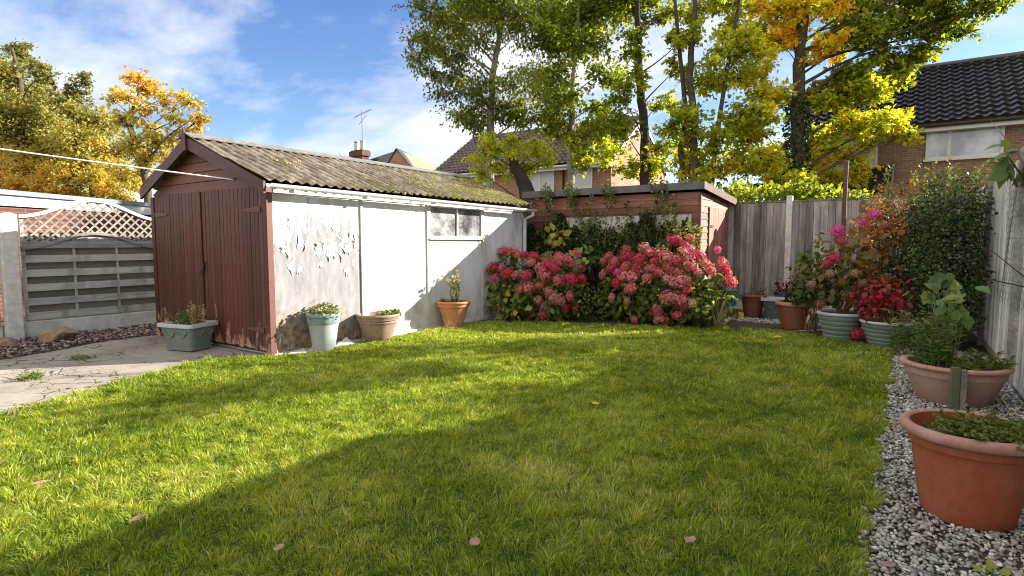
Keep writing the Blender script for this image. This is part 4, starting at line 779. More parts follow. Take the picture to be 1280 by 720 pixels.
# third roof low behind the back fence
lr = thing('outbuilding', 'low outbuilding with black tiled roof just above the back fence', 'outbuilding', (-3.3, 18.6, 0))
tiles(-4.6, -2.5, 17.8, 2.6, 19.4, 3.25, 'roof', M['tiledark'], lr, .22, .3, .03); MB().span((-4.5, 18.0, 0), (-2.6, 19.3, 2.6)).build('wall', M['brickbuff'], lr)
# far house with chimney and aerial
fh = thing('brick_house', 'distant house with orange brick gable, dark roof and chimney above the shed ridge', 'house', (-38.2, 36, 0), 'houses beyond the garden')
gx0, gx1 = -38.4, -34.4   # gable faces the camera, roof runs back and left
MB().prism([(gx0, 36, 0), (gx1, 36, 0), (gx1, 36, 7.4), ((gx0 + gx1) / 2 - .1, 36, 9.35), (gx0, 36, 7.4)], (-3.5, 9, 0)).build('wall', M['brickorange'], fh)
MB().prism([(gx0 - .2, 35.9, 7.3), ((gx0 + gx1) / 2 - .1, 35.9, 9.5), ((gx0 + gx1) / 2 - .1, 35.9, 9.4), (gx0 - .2, 35.9, 7.2)], (-4.5, 9.5, 0)).build('roof', M['tilebrown'], fh)
MB().prism([(gx1 + .2, 35.9, 7.3), ((gx0 + gx1) / 2 - .1, 35.9, 9.5), ((gx0 + gx1) / 2 - .1, 35.9, 9.4), (gx1 + .2, 35.9, 7.2)], (-4.5, 9.5, 0)).build('roof', M['tiledark'], fh)
MB().prism([(-44.5, 36.2, 7.0), (-38.5, 36.2, 7.0), (-37.4, 37.2, 9.55), (-43.0, 37.2, 8.75)], (0, .15, .1)).build('roof', M['tiledark'], fh)
MB().span((-44.3, 37.8, 0), (-37.5, 40, 7.2)).build('wall', M['brickorange'], fh)
cx_ = -42.0
ch = MB(); ch.span((cx_ - .75, 36.3, 6.0), (cx_ + .75, 37.1, 9.3)); ch.span((cx_ - .9, 36.2, 9.3), (cx_ + .9, 37.2, 9.75)); ch.span((cx_ - .78, 36.3, 9.75), (cx_ + .78, 37.1, 9.85))
c_ = ch.build('chimney', M['brickred'], fh)
for q in (-.4, .4): MB().lathe((cx_ + q, 36.7, 9.8), [(.24, 0), (.22, .3), (.2, .75), (.26, .8), (.26, .92), (.16, .92), (.14, .7)], 14).build('chimney_pot', M['creamtrim'], c_, smooth=True, angle=40)
ae = MB(); ae.tube([(cx_ + .5, 36.6, 9.8), (cx_ + .5, 36.6, 13.3)], .03, 6); ae.tube([(cx_ - .5, 36.6, 12.9), (cx_ + 1.8, 36.6, 13.35)], .025, 6)
for q in range(7): x_ = cx_ - .4 + q * .34; ae.tube([(x_, 36.3, 12.93 + q * .06 - .25), (x_, 36.9, 12.93 + q * .06 + .25)], .015, 5)
ae.tube([(cx_ + .1, 36.6, 12.2), (cx_ + 1.1, 36.6, 12.9)], .02, 5); ae.build('aerial', M['wire'], c_)
# ================================================================== POTS
def pot(name, label, cat, x, y, r, h, prof, mat, rimmat=None, rimprof=None, soil=None, group='plant pots around the lawn', grp=True):
    """prof: (radius fraction of r, height fraction of h) outside, then inside down to the soil"""
    t = thing(name, label, cat, (x, y, .0), group)
    body = [(0, .0)] + [(r * a, h * b) for a, b in prof]
    inner = [(r * .86, h * .985), (r * .82, h * .80)]
    m = MB(); m.lathe((x, y, .012), body + inner); m.build('pot_body', mat, t, smooth=True, angle=38)
    if rimprof: MB().lathe((x, y, .012), [(r * a, h * b) for a, b in rimprof]).build('rim', rimmat, t, smooth=True, angle=50)
    s_ = (soil or .86) * h
    bm = MB(); bm.lathe((x, y, .012), [(r * .835, s_), (r * .6, s_ + .008), (r * .3, s_ + .018), (.001, s_ + .015)], 24); bm.build('soil', M['soil'], t)
    return t
ROLL = [(.90, .90), (.97, .89), (1.0, .91), (1.01, .95), (.99, .985), (.93, 1.0), (.87, .995), (.845, .97), (.85, .90)]
TAPER = [(.60, 0), (.62, .01), (.70, .28), (.80, .60), (.86, .80), (.885, .82), (.895, .90)]
BELL = [(.62, 0), (.64, .02), (.66, .10), (.74, .35), (.82, .58), (.88, .72), (.895, .74), (.93, .745), (.935, .90)]
RINGS = [(.60, 0), (.66, .02)] + [q for i in range(5) for q in ((.66 + .055 * i, .05 + .165 * i), (.70 + .055 * i, .10 + .165 * i), (.715 + .055 * i, .16 + .165 * i), (.69 + .055 * i, .195 + .165 * i))] + [(.92, .90)]
pot('plant_pot', 'pale blue green glazed pot against the peeling white shed panel', 'plant pot', -6.13, 4.70, .215, .49, [(.60, 0), (.63, .01), (.66, .10), (.76, .4), (.86, .68), (.875, .72), (.90, .725), (.915, .90)], M['paleblue'], M['paleblue2'], [(.905, .73), (.93, .75), (.945, .90), (.99, .91), (1.01, .95), (.98, .995), (.90, 1.0), (.86, .97), (.86, .88)])
pot('plant_pot', 'wide taupe brown pot on the path at the first white shed batten', 'plant pot', -6.10, 5.60, .305, .39, [(.50, 0), (.53, .01), (.58, .08), (.74, .36), (.85, .6), (.885, .70), (.90, .71), (.905, .9)], M['taupe'], M['taupe'], [(.89, .78), (.96, .80), (.975, .90), (1.0, .92), (1.01, .96), (.98, 1.0), (.90, 1.0), (.86, .96), (.86, .88)])
pot('plant_pot', 'bright orange terracotta pot standing below the shed window', 'plant pot', -6.08, 7.22, .285, .435, [(.50, 0), (.52, .01), (.60, .2), (.72, .5), (.83, .74), (.84, .78), (.86, .79)], M['terraor'], M['terraor'], [(.84, .78), (.93, .80), (.95, .90), (1.0, .92), (1.01, .96), (.98, 1.0), (.90, 1.0), (.86, .96), (.86, .88)])
pot('plant_pot', 'dark terracotta pot close to the back fence beside the small shed', 'plant pot', -2.31, 11.4, .235, .42, TAPER, M['terradark'], M['terradark'], ROLL)
pot('plant_pot', 'rusty terracotta pot with a rounded rim in front of the slate planter', 'plant pot', -1.43, 10.22, .29, .44, [(.60, 0), (.63, .01), (.66, .10), (.72, .3), (.8, .55), (.86, .78), (.88, .88)], M['terradark'], M['terrarim'], [(.88, .84), (.95, .85), (1.0, .88), (1.01, .93), (.98, .98), (.92, 1.0), (.86, .98), (.85, .9)])
pot('plant_pot', 'ribbed sage green pot under the bronze leaved hydrangea', 'plant pot', -.72, 9.42, .31, .40, RINGS, M['sage'], M['planterrim'], ROLL)
pot('plant_pot', 'ribbed sage green pot holding the scarlet leaved plant', 'plant pot', -.15, 9.22, .33, .34, RINGS, M['sage'], M['planterrim'], ROLL)
pot('plant_pot', 'faded pink terracotta bowl pot with a green stained stake on its side', 'plant pot', .40, 6.30, .40, .345, [(.60, 0), (.64, .02), (.70, .15), (.80, .42), (.87, .66), (.88, .70), (.91, .71), (.92, .88)], M['pinkpot'], M['terrarim'], ROLL)
bigp = pot('plant_pot', 'largest smooth terracotta pot with a bleached rim on the pebbles in the foreground', 'plant pot', .318, 3.66, .298, .47, [(.60, 0), (.635, .005), (.66, .03), (.70, .18), (.76, .42), (.81, .62), (.835, .76), (.845, .775), (.885, .785), (.905, .90)], M['terra'], M['terrarim'], [(.90, .885), (.97, .88), (1.01, .90), (1.03, .94), (1.02, .975), (.98, .998), (.92, 1.0), (.875, .985), (.86, .95), (.86, .80)], soil=.84)
t = thing('wooden_stake', 'short green stained wooden stake leaning on the faded pink pot', 'stake', (.30, 5.86, 0))
m = MB(); m.box((.385, 5.895, .19), (.062, .05, .38), rz=.3, bev=.004); m.build('stake', M['stake'], t); MB().box((.44, 5.90, .185), (.04, .045, .36), rz=.3, bev=.004).build('stake', M['greywood_h'], t)
def trough(label, x, y, lw, ww, h, rz, mat, rimmat, loop=True, name='planter'):
    t = thing(name, label, 'planter', (x, y, 0), 'rectangular planters')
    R_ = Matrix.Rotation(rz, 3, 'Z')
    def ring(l_, w_, z, c=.05, n=3):
        pts = []
        for sx, sy in ((1, 1), (-1, 1), (-1, -1), (1, -1)):
            for q in range(n + 1):
                a = {(1, 1): 0, (-1, 1): 90, (-1, -1): 180, (1, -1): 270}[(sx, sy)] + 90 * q / n
                pts.append((sx * (l_ / 2 - c) + c * math.cos(rad(a)), sy * (w_ / 2 - c) + c * math.sin(rad(a)), z))
        return [R_ @ Vector(p_) + Vector((x, y, 0)) for p_ in pts]
    def loft(rings):
        m = MB(); n = len(rings[0]); vs = [p_ for r_ in rings for p_ in r_]; fs = [(i * n + q, i * n + (q + 1) % n, (i + 1) * n + (q + 1) % n, (i + 1) * n + q) for i in range(len(rings) - 1) for q in range(n)]
        fs.append(tuple(range(n))); m.add(vs, fs); return m
    loft([ring(lw * .74, ww * .74, .014), ring(lw * .76, ww * .76, .05), ring(lw * .70, ww * .70, .055), ring(lw * .76, ww * .76, h * .35), ring(lw * .90, ww * .88, h * .86), ring(lw * .91, ww * .89, h * .9)]).build('pot_body', mat, t, smooth=True, angle=35)
    m = loft([ring(lw * .91, ww * .89, h * .87), ring(lw, ww, h * .87), ring(lw * 1.01, ww * 1.01, h * .93), ring(lw, ww, h), ring(lw * .90, ww * .86, h), ring(lw * .88, ww * .84, h * .86)]); m.build('rim', rimmat, t, smooth=True, angle=35)
    loft([ring(lw * .885, ww * .845, h * .86), ring(lw * .2, ww * .2, h * .88)]).build('soil', M['soil'], t)
    if loop:
        for face in (0, 1):   # moulded garland on the long and the short side
            pts = []
            for q in range(33):
                u = -1 + 2 * q / 32; zz_ = h * (.74 - .22 * abs(math.sin(u * math.pi))); f_ = .70 + .2 * (zz_ / h)
                v = Vector((u * lw * f_ * .40, -ww * f_ / 2 - .008, zz_)) if face == 0 else Vector((lw * f_ / 2 + .008, u * ww * f_ * .40, zz_))
                pts.append(R_ @ v + Vector((x, y, 0)))
            MB().tube(pts, .009, 6).build('moulding', mat, t, smooth=True)
    return t
trough('square grey green planter with pale rim in front of the brown shed doors', -7.72, 3.80, .60, .46, .36, .25, M['planter'], M['planterrim'])
trough('slate blue planter with a pale rim against the back fence', -1.88, 11.3, .52, .40, .40, .1, M['slatepot'], M['planterrim'])
trough('dark slate planter hidden at the foot of the left hydrangea by the shed wall', -6.05, 8.55, .40, .40, .36, .1, M['slatepot'], M['slatepot'])
trough('upper slate blue planter stacked behind the slate planter at the back fence', -1.75, 11.72, .52, .36, .52, .05, M['slatepot'], M['slatepot'], False)
tp = MB(); tp.lathe((-2.62, 10.95, .25), [(.0, 0), (.10, .0), (.11, .02), (.125, .26), (.14, .27), (.135, .29), (.115, .28), (.09, .02)], 20); tp.tube([(-2.52, 10.95, .35), (-2.40, 10.9, .42), (-2.33, 10.88, .52)], .02, 8)  # piece of turquoise plastic of unknown use, tub and spout shape guessed
tag(tp.build('plastic_item', M['turq'], None, smooth=True, angle=40), 'bit of turquoise plastic garden ware half hidden right of the pink hydrangea', 'plastic tub')

# ================================================================== PLANTS
def stems_mb(base, tips, r0=.012, r1=.004, bend=.12, n=5):
    m = MB(); b = Vector(base)
    for tpt in tips:
        tpt = Vector(tpt); q = b + Vector((random.uniform(-1, 1), random.uniform(-1, 1), 0)) * .06; mid = q.lerp(tpt, .5) + Vector((random.uniform(-1, 1), random.uniform(-1, 1), random.uniform(0, 1))) * bend * (tpt - q).length
        pts = []
        for i in range(n):
            u = i / (n - 1); pts.append(q * (1 - u) ** 2 + mid * 2 * u * (1 - u) + tpt * u * u)
        m.tube(pts, [r0 + (r1 - r0) * i / (n - 1) for i in range(n)], 5, False)
    return m
def blob_pts(ells, n, shell=.35, lump=.16, top=None):
    w_ = np.array([e[3] * e[5] + e[4] * e[5] + e[3] * e[4] for e in ells]); w_ = w_ / w_.sum(); out_p = []; out_d = []
    for e, ww in zip(ells, w_):
        k_ = int(n * ww); d = sphere_pts(k_); r = 1 - shell * RNG.uniform(size=k_) ** 1.5
        r = r * (1 + lump * (np.sin(d[:, 0] * 7 + e[0] * 9) + np.sin(d[:, 1] * 8 + 2 + e[1] * 5) + np.sin(d[:, 2] * 9 + e[2] * 7)) / 2 + lump * .4 * RNG.normal(size=k_))
        out_p.append(np.array(e[:3]) + d * r[:, None] * np.array(e[3:6])); out_d.append(d / np.array(e[3:6]) * np.mean(e[3:6]))
    P = np.concatenate(out_p); D = unit(np.concatenate(out_d)); k_ = P[:, 2] > .03; return P[k_], D[k_]
def shrub(name, label, cat, base, ells, n, size, mat, tmpl=OVAL, rnd=(.5, .2), droop=.25, stems=18, smat='stem', group=None, shell=.35, lump=.16, wild=.6, rndf=None):
    t = thing(name, label, cat, base, group)
    P, D = blob_pts(ells, n, shell, lump)
    dv_ = D + RNG.normal(size=D.shape) * wild + np.array([0, 0, -droop])
    r = np.clip(rnd[0] + RNG.normal(size=len(P)) * rnd[1], 0, 1) if rndf is None else rndf(P)
    leaves('foliage', tmpl, P, dv_, size * RNG.uniform(.6, 1.3, len(P)), r, M[mat], t, normal=D * 1.2 + np.array([0, 0, .6]))
    if stems:
        idx = RNG.choice(len(P), stems); stems_mb(base, [tuple(P[i] * .9 + np.array(base) * .1) for i in idx]).build('stems', M[smat], t)
    return t
# florets: a ball of four petalled flowers
def flower_ball(seed, nf=70, R_=1.0):
    r = np.random.default_rng(seed); V = []; F = []; rn = []
    for i in range(nf):
        ph = math.acos(1 - 1.75 * (i + .5) / nf); th = i * 2.39996; d = Vector((math.sin(ph) * math.cos(th), math.sin(ph) * math.sin(th), math.cos(ph))) + Vector(r.normal(size=3) * .08)
        d.normalize(); x = d.orthogonal().normalized(); y = d.cross(x); a0 = r.uniform(0, 6.28); rr_ = R_ * r.uniform(.66, 1.14); s_ = R_ * r.uniform(.20, .30); tone = r.uniform(.1, .9)
        c = d * rr_
        for q in range(4):
            a = a0 + q * math.pi / 2; u = x * math.cos(a) + y * math.sin(a); v = d.cross(u); b = len(V)
            lift = r.uniform(-.1, .25)
            V += [c, c + u * s_ * .55 + v * s_ * .42 + d * s_ * .12, c + u * s_ * 1.0 + d * s_ * lift, c + u * s_ * .55 - v * s_ * .42 + d * s_ * .12]; F.append((b, b + 1, b + 2, b + 3)); rn += [tone] * 4
    b = len(V); K = 8
    for ring, (q_, z_) in enumerate(((.05, .62), (.45, .42), (.60, .0), (.40, -.42), (.05, -.6))):
        for a_ in range(K): V.append(Vector((R_ * q_ * math.cos(a_ * 2 * math.pi / K), R_ * q_ * math.sin(a_ * 2 * math.pi / K), R_ * z_))); rn.append(.05)
    for ring in range(4):
        for a_ in range(K): F.append((b + ring * K + a_, b + ring * K + (a_ + 1) % K, b + (ring + 1) * K + (a_ + 1) % K, b + (ring + 1) * K + a_))
    me = bpy.data.meshes.new('flower_head'); me.from_pydata([tuple(v) for v in V], [], F); a = me.attributes.new('rnd', 'FLOAT', 'POINT'); a.data.foreach_set('value', np.array(rn, dtype=np.float32)); return me
HEADS = {}
for nm in ('petal', 'petalred', 'petalmag', 'petaldead', 'petalgreen'):
    HEADS[nm] = []
    for s_ in range(3): me = flower_ball(len(nm) * 7 + s_, 74); me.materials.append(M[nm]); HEADS[nm].append(me)
def head(parent, pos, r, fam, toward=None):
    o = bpy.data.objects.new('flower_head', random.choice(HEADS[fam])); COL.objects.link(o); o.parent = parent
    o.location = Vector(pos) - worg(parent); o.scale = (r * random.uniform(.92, 1.1), r * random.uniform(.92, 1.1), r * random.uniform(.75, .92))
    d = Vector(toward) if toward is not None else Vector((0, 0, 1)); d = (d.normalized() + Vector((0, 0, .5))).normalized(); o.rotation_euler = (d.to_track_quat('Z', 'Y') @ Matrix.Rotation(random.uniform(0, 6.28), 3, 'Z').to_quaternion()).to_euler()
    return o
def hydrangea(label, base, c, rr_, heads_, n, mag=(), green=(), extra=9):
    t = shrub('hydrangea', label, 'hydrangea', base, [(c[0], c[1], c[2], rr_[0] * .93, rr_[1] * .9, rr_[2] * .93), (c[0] - rr_[0] * .4, c[1], c[2] - .2, rr_[0] * .55, rr_[1] * .9, .42), (c[0] + rr_[0] * .4, c[1], c[2] - .2, rr_[0] * .6, rr_[1] * .9, .42)], n, .125, 'hydleaf', OVAL, (.42, .22), .35, 0, group='hydrangea bushes with faded pink flowers', shell=.5, lump=.10)
    ctr = Vector(c); pts = [Vector(h_) for h_ in heads_]
    stems_mb(base, [tuple(p_.lerp(ctr, .08)) for p_ in pts[::2]], .014, .005).build('stems', M['stem'], t)
    for i, p_ in enumerate(pts):
        fam = 'petalmag' if i in mag else ('petalgreen' if i in green else ('petalred' if random.random() < .36 else 'petal'))
        d = (p_ - ctr); head(t, p_ + d.normalized() * .03, random.uniform(.075, .128) * (.72 if i in mag else 1), fam, d)
    for i in range(extra):   # heads round the back and sides
        a = random.uniform(0, math.pi); e = random.uniform(.1, 1.0); d = Vector((math.cos(a) * math.cos(e) * rr_[0], math.sin(a) * math.cos(e) * rr_[1], math.sin(e) * rr_[2])); head(t, ctr + d, random.uniform(.08, .11), 'petal', d)
    return t
hydrangea('hydrangea bush with crimson and dusty pink mop heads beside the white shed wall', (-5.6, 8.75, 0), (-5.72, 9.0, .6), (1.1, .62, .68), HL, 1500)
hydrangea('widest hydrangea bush, covered in pink mop heads, in front of the small red shed', (-3.5, 9.6, 0), (-3.5, 9.72, .6), (1.22, .68, .76), HR, 1900, mag=(12, 26, 34), green=(50, 58))
# loose hydrangea leaves shoot above the left bush
shrub('shrub_shoot', 'yellow green large leaved shoot above the gap between the two hydrangeas', 'shrub', (-5.2, 9.9, 0), [(-5.0, 9.75, 1.12, .18, .15, .16)], 26, .17, 'limeleaf', OVAL, (.6, .25), .2, 6)
shrub('shrub_shoot', 'olive leaved shoot against the ivy left of the small shed', 'shrub', (-5.9, 10.0, 0), [(-5.75, 9.98, 1.52, .22, .12, .15)], 26, .17, 'hydleaf', OVAL, (.85, .12), .5, 6)
# dark evergreen climber on the small shed's front
n = 62000; X = RNG.uniform(-6.75, -3.25, n); top = 1.66 + .12 * np.sin(X * 3.1 + 1) + .10 * np.sin(X * 7.3) + .1 * np.sin(X * 17); Z = RNG.uniform(0, 1, n) ** .8 * top
Yf = 10.36 - (.12 + .26 * np.abs(np.sin(X * 2.3 + Z * 2.7)) + .14 * np.sin(X * 9 + Z * 7)) * RNG.uniform(.5, 1, n) * np.clip((top - Z) * 1.6, .25, 1)
P1 = np.stack([X, Yf, Z], 1)
sp = []
for i in range(60):
    x_ = RNG.uniform(-6.7, -3.1); z0 = 1.3; z1 = 1.6 + .8 * RNG.uniform(0, 1) ** 2; m_ = int((z1 - z0) * 70); zz_ = RNG.uniform(z0, z1, m_)
    sp.append(np.stack([x_ + .12 * np.sin(zz_ * 5 + i) + RNG.normal(size=m_) * .03, np.full(m_, 10.30 if z1 < 2.3 else 10.22) + RNG.normal(size=m_) * .02, zz_], 1))
P2 = np.concatenate(sp); P = np.concatenate([P1, P2]); D = np.tile(np.array([0, -1., .1]), (len(P), 1))
cl = thing('climber', 'dense dark evergreen climber covering the front of the small red shed', 'climber', (-4.9, 10.3, 0))
leaves('foliage', OVAL, P, D * .3 + RNG.normal(size=P.shape), +.056 * RNG.uniform(.6, 1.4, len(P)), np.concatenate([np.clip(RNG.normal(.28, .17, len(P1)), 0, 1), np.clip(RNG.normal(.7, .2, len(P2)), 0, 1)]), M['dark'], cl, normal=D)
stems_mb((-4.9, 10.3, 0), [tuple(P[i]) for i in RNG.choice(len(P), 70)], .012, .003, .2).build('stems', M['stem'], cl)
# trailing growth over its roof edge
for xc, lab in ((-6.1, 'ivy tuft hanging over the roof edge at the left end of the small shed'), (-5.55, 'ivy tuft hanging over the roof edge left of its middle'), (-4.75, 'ivy tuft hanging over the roof edge at its middle'), (-3.75, 'thin ivy strand over the roof edge near the lit shed corner')):
    shrub('ivy_tuft', lab, 'ivy', (xc, 10.22, 0), [(xc, 10.22, 2.42, .16, .07, .16), (xc + .05, 10.2, 2.22, .10, .05, .2)], 220, .055, 'dark', OVAL, (.62, .25), .8, 4, group='ivy tufts on the small shed roof')
# bright twigs by the lit corner
shrub('shrub_shoot', 'sunlit pale green twigs at the right end of the climber by the red shed corner', 'shrub', (-3.1, 10.05, 0), [(-3.15, 10.05, 1.5, .26, .12, .25), (-3.5, 10.1, 1.85, .1, .08, .3)], 420, .06, 'weed', OVAL, (.7, .2), .1, 14)
# dark bush on the right fence (small leaves) and its reddish top
shrub('evergreen_bush', 'big dark small leaved evergreen bush against the right fence', 'bush', (.45, 9.9, 0),
      [(.42, 9.9, 1.0, .50, .95, .92), (.48, 9.6, 1.75, .42, .75, .52), (.25, 10.4, 1.3, .6, .7, .85), (.5, 8.95, .95, .34, .5, .75)], 21000, .042, 'dark', OVAL, (.42, .2), .1, 26, shell=.4, lump=.2, wild=1.0)
shrub('berry_bush', 'orange and yellow tinted bush top behind the bronze hydrangea', 'bush', (-.1, 10.9, 0), [(-.05, 10.8, 1.9, .55, .5, .42), (-.35, 10.9, 1.6, .4, .4, .4)], 2600, .055, 'autumnhyd', OVAL, (.55, .28), .1, 16, wild=1.0)
tp_ = []
for i in range(34):
    x_, y_ = RNG.uniform(-.3, .85), RNG.uniform(9.0, 10.8); h_ = RNG.uniform(.25, .6); m_ = int(h_ * 60); u = RNG.uniform(0, 1, m_); lx, ly = RNG.uniform(-.3, .3, 2)
    tp_.append(np.stack([x_ + lx * u * h_, y_ + ly * u * h_, 1.95 + u * h_], 1) + RNG.normal(size=(m_, 3)) * .012)
P = np.concatenate(tp_); t = thing('tall_shoots', 'thin pale shoots sticking up above the dark bush in front of the brick house', 'shoots', (.3, 10, 0))
leaves('foliage', OVAL, P, RNG.normal(size=P.shape) + np.array([0, 0, .6]), .04 * RNG.uniform(.6, 1.4, len(P)), np.clip(RNG.normal(.7, .2, len(P)), 0, 1), M['weed'], t)
stems_mb((.3, 10, 1.3), [(float(p_[0]), float(p_[1]), float(p_[2])) for p_ in P[RNG.choice(len(P), 26)]], .004, .0015, .05).build('stems', M['drystem'], t)
# bronze and green hydrangea in the ribbed pot
hy = shrub('hydrangea', 'tall potted hydrangea with bronze leaves and magenta heads by the back fence', 'hydrangea', (-.72, 9.45, .33),
      [(-.85, 9.55, .95, .48, .4, .5), (-.35, 9.95, 1.3, .42, .4, .5), (-.55, 9.5, .75, .5, .35, .35)], 620, .125, 'autumnhyd', OVAL, (.35, .26), .35, 16, shell=.6, rndf=lambda P: np.clip(.10 + .38 * (P[:, 2] - .55) + .35 * (P[:, 0] + .75) + .16 * RNG.normal(size=len(P)), 0, 1))
for p_, r_, f_ in (((-.80, 9.35, 1.56), .10, 'petalmag'), ((-.40, 10.0, 1.80), .085, 'petalmag'), ((-.52, 9.9, 1.68), .07, 'petalmag'), ((-.74, 9.3, 1.42), .085, 'petalred'), ((-.82, 9.2, 1.18), .085, 'petalred'), ((-.90, 9.15, 1.10), .07, 'petalred'), ((-.85, 9.1, .96), .07, 'petaldead'), ((-.55, 9.1, .98), .07, 'petaldead'), ((-1.08, 9.15, .80), .07, 'petaldead'), ((-.95, 9.1, .52), .075, 'petaldead'), ((-.45, 9.05, .85), .06, 'petaldead'), ((-.25, 9.5, 1.62), .08, 'petaldead'), ((-.50, 9.2, .14), .08, 'petalred')): head(hy, p_, r_, f_, (-.1, -.8, .4))
shrub('green_shrub', 'green leaved shrub left of the bronze hydrangea at the back fence', 'shrub', (-1.15, 9.9, 0), [(-1.12, 9.85, .85, .32, .3, .42)], 240, .12, 'hydleaf', OVAL, (.30, .16), .35, 8, shell=.6)
# scarlet plant
shrub('scarlet_shrub', 'low plant with scarlet leaves in the second ribbed sage pot', 'shrub', (-.17, 9.2, .28), [(-.22, 9.15, .72, .36, .26, .24), (-.35, 9.1, .60, .2, .2, .2)], 260, .095, 'redleaf', OVAL, (.5, .25), .45, 26, 'stem', shell=.7)
shrub('dry_stalks', 'yellow green leaf shoots beside the scarlet plant', 'shrub', (.0, 9.15, .3), [(.02, 9.1, .62, .12, .1, .28)], 22, .15, 'limeleaf', LANCE, (.85, .15), .1, 5)
# dark red plant in the rusty pot
g_ = shrub('potted_plant', 'dark red leaved plant with one red bloom in the rusty terracotta pot', 'plant', (-1.45, 10.2, .38), [(-1.47, 10.15, .66, .24, .2, .18), (-1.2, 10.1, .62, .25, .15, .14)], 200, .075, 'darkred', OVAL, (.5, .25), .2, 14, shell=.7)
head(g_, (-1.38, 10.05, .86), .085, 'petaldead', (0, -1, .3)); head(g_, (-1.05, 10.0, .55), .07, 'petalgreen', (0, -1, .3)); head(g_, (-.95, 10.0, .68), .07, 'petaldead', (0, -1, .3))
shrub('potted_plant', 'green leaves low in the rusty terracotta pot', 'plant', (-1.4, 10.15, .38), [(-1.38, 10.05, .50, .14, .12, .1)], 60, .09, 'hydleaf', OVAL, (.45, .2), .2, 5)
shrub('potted_plant', 'wispy grey green plant in the dark terracotta pot by the back fence', 'plant', (-2.25, 11.4, .36), [(-2.2, 11.4, .52, .28, .2, .14)], 340, .035, 'weed', LANCE, (.3, .15), 0, 14, 'stem', shell=.9)
# fuzzy stems and dried flowers at the right foot of the hydrangea
shrub('dry_stalks', 'bent straw coloured stalks at the right foot of the widest hydrangea', 'stalks', (-2.45, 9.5, 0), [(-2.35, 9.35, .35, .25, .25, .3)], 60, .10, 'hydleaf', OVAL, (.6, .25), .4, 26, 'drystem')
# hydrangea foot leaves at the left bush
shrub('green_shrub', 'bright yellow green rounded leaves at the lower left of the crimson hydrangea', 'shrub', (-5.75, 8.5, 0), [(-5.85, 8.45, .36, .34, .22, .34)], 150, .12, 'hydleaf', OVAL, (.72, .18), .5, 8, shell=.5)
shrub('green_shrub', 'low dark leaves filling the gap between the two hydrangeas', 'shrub', (-4.75, 9.2, 0), [(-4.75, 9.15, .32, .5, .35, .36)], 900, .065, 'dark', OVAL, (.6, .2), .2, 10, shell=.6)
# pale green big leaved plant + willowherb weeds in the faded pink pot
lg = thing('potted_plant', 'pale green large leaved shoot growing from the faded pink pot', 'plant', (.38, 6.4, .30))
tips = [(.20 + .28 * random.random(), 6.5 + .5 * random.random(), .70 + .40 * random.random()) for _ in range(15)]
P = np.array(tips); P = np.concatenate([P + RNG.normal(size=P.shape) * .035 for _ in range(3)])
leaves('foliage', OVAL, P, RNG.normal(size=P.shape) * .8 + np.array([.2, -.4, -.5]), RNG.uniform(.09, .17, len(P)), np.clip(RNG.normal(.45, .22, len(P)), 0, 1), M['limeleaf'], lg, normal=np.tile([.0, -.8, .8], (len(P), 1)))
stems_mb((.36, 6.4, .30), tips, .006, .003, .1).build('stems', M['greenstem'], lg)
def weeds(label, base, n, h, spread, lsz=.05, mat='weed', rnd=(.45, .2), name='weeds', dens=60, lean=.3, tm=LANCE, cat='weeds', smat='greenstem', r0=.004):
    t = thing(name, label, cat, base); m = MB(); Ps = []; Ds = []
    for i in range(n):
        a = random.uniform(0, 6.28); r_ = math.sqrt(random.random()) * spread; q = Vector(base) + Vector((math.cos(a) * r_, math.sin(a) * r_, 0)); hh = h * random.uniform(.5, 1.1); l = Vector((random.uniform(-1, 1), random.uniform(-1, 1), 0)) * lean * hh
        pts = [q + l * u * u + Vector((0, 0, hh * u)) for u in (0, .33, .66, 1)]; m.tube(pts, [r0, r0 * .8, r0 * .6, r0 * .3], 4, False)
        for j in range(max(3, int(hh * dens))):
            u = random.uniform(.12, 1); p_ = q + l * u * u + Vector((0, 0, hh * u)); Ps.append(p_[:]); b_ = random.uniform(0, 6.28); Ds.append((math.cos(b_), math.sin(b_), random.uniform(-.1, .7)))
    m.build('stems', M[smat], t); Ps = np.array(Ps); leaves('foliage', tm, Ps, np.array(Ds), lsz * RNG.uniform(.6, 1.3, len(Ps)), np.clip(rnd[0] + rnd[1] * RNG.normal(size=len(Ps)), 0, 1), M[mat], t, wid=1.6); return t
weeds('upright narrow leaved weeds filling the left of the faded pink pot', (.26, 6.30, .29), 34, .50, .17, .07, dens=70)
weeds('low leafy weeds at the right of the faded pink pot', (.52, 6.25, .29), 22, .16, .2, .07, dens=110, lean=.8)
weeds('small trailing weeds over the right side of the largest terracotta pot', (.42, 3.62, .41), 230, .10, .20, .018, dens=420, lean=1.3, rnd=(.55, .22), tm=OVAL, r0=.0015)
weeds('sparse dry moss and seedlings at the left inside the largest terracotta pot', (.18, 3.66, .41), 30, .03, .12, .016, dens=400, lean=1.2, rnd=(.7, .25), tm=OVAL, r0=.0012, smat='drystem')
m = MB(); rr = random.Random(8)
for i in range(26):   # trailing dry runners
    a = rr.uniform(-.9, .55) - .2; x0_, y0_ = .318 + .298 * math.cos(a), 3.66 + .298 * math.sin(a); L_ = rr.uniform(.08, .30); o_ = rr.uniform(.01, .05)
    m.tube([(.318 + .24 * math.cos(a), 3.66 + .24 * math.sin(a), .47), (x0_ + .01 * math.cos(a), y0_ + .01 * math.sin(a), .493), (x0_ + (.02 + o_) * math.cos(a), y0_ + (.02 + o_) * math.sin(a), .45), (x0_ + o_ * math.cos(a + .3), y0_ + o_ * math.sin(a), .50 - L_)], .0016, 4, False)
tag(m.build('dry_runners', M['drystem']), 'dry brown runners hanging over the rim of the largest terracotta pot', 'dry stems')
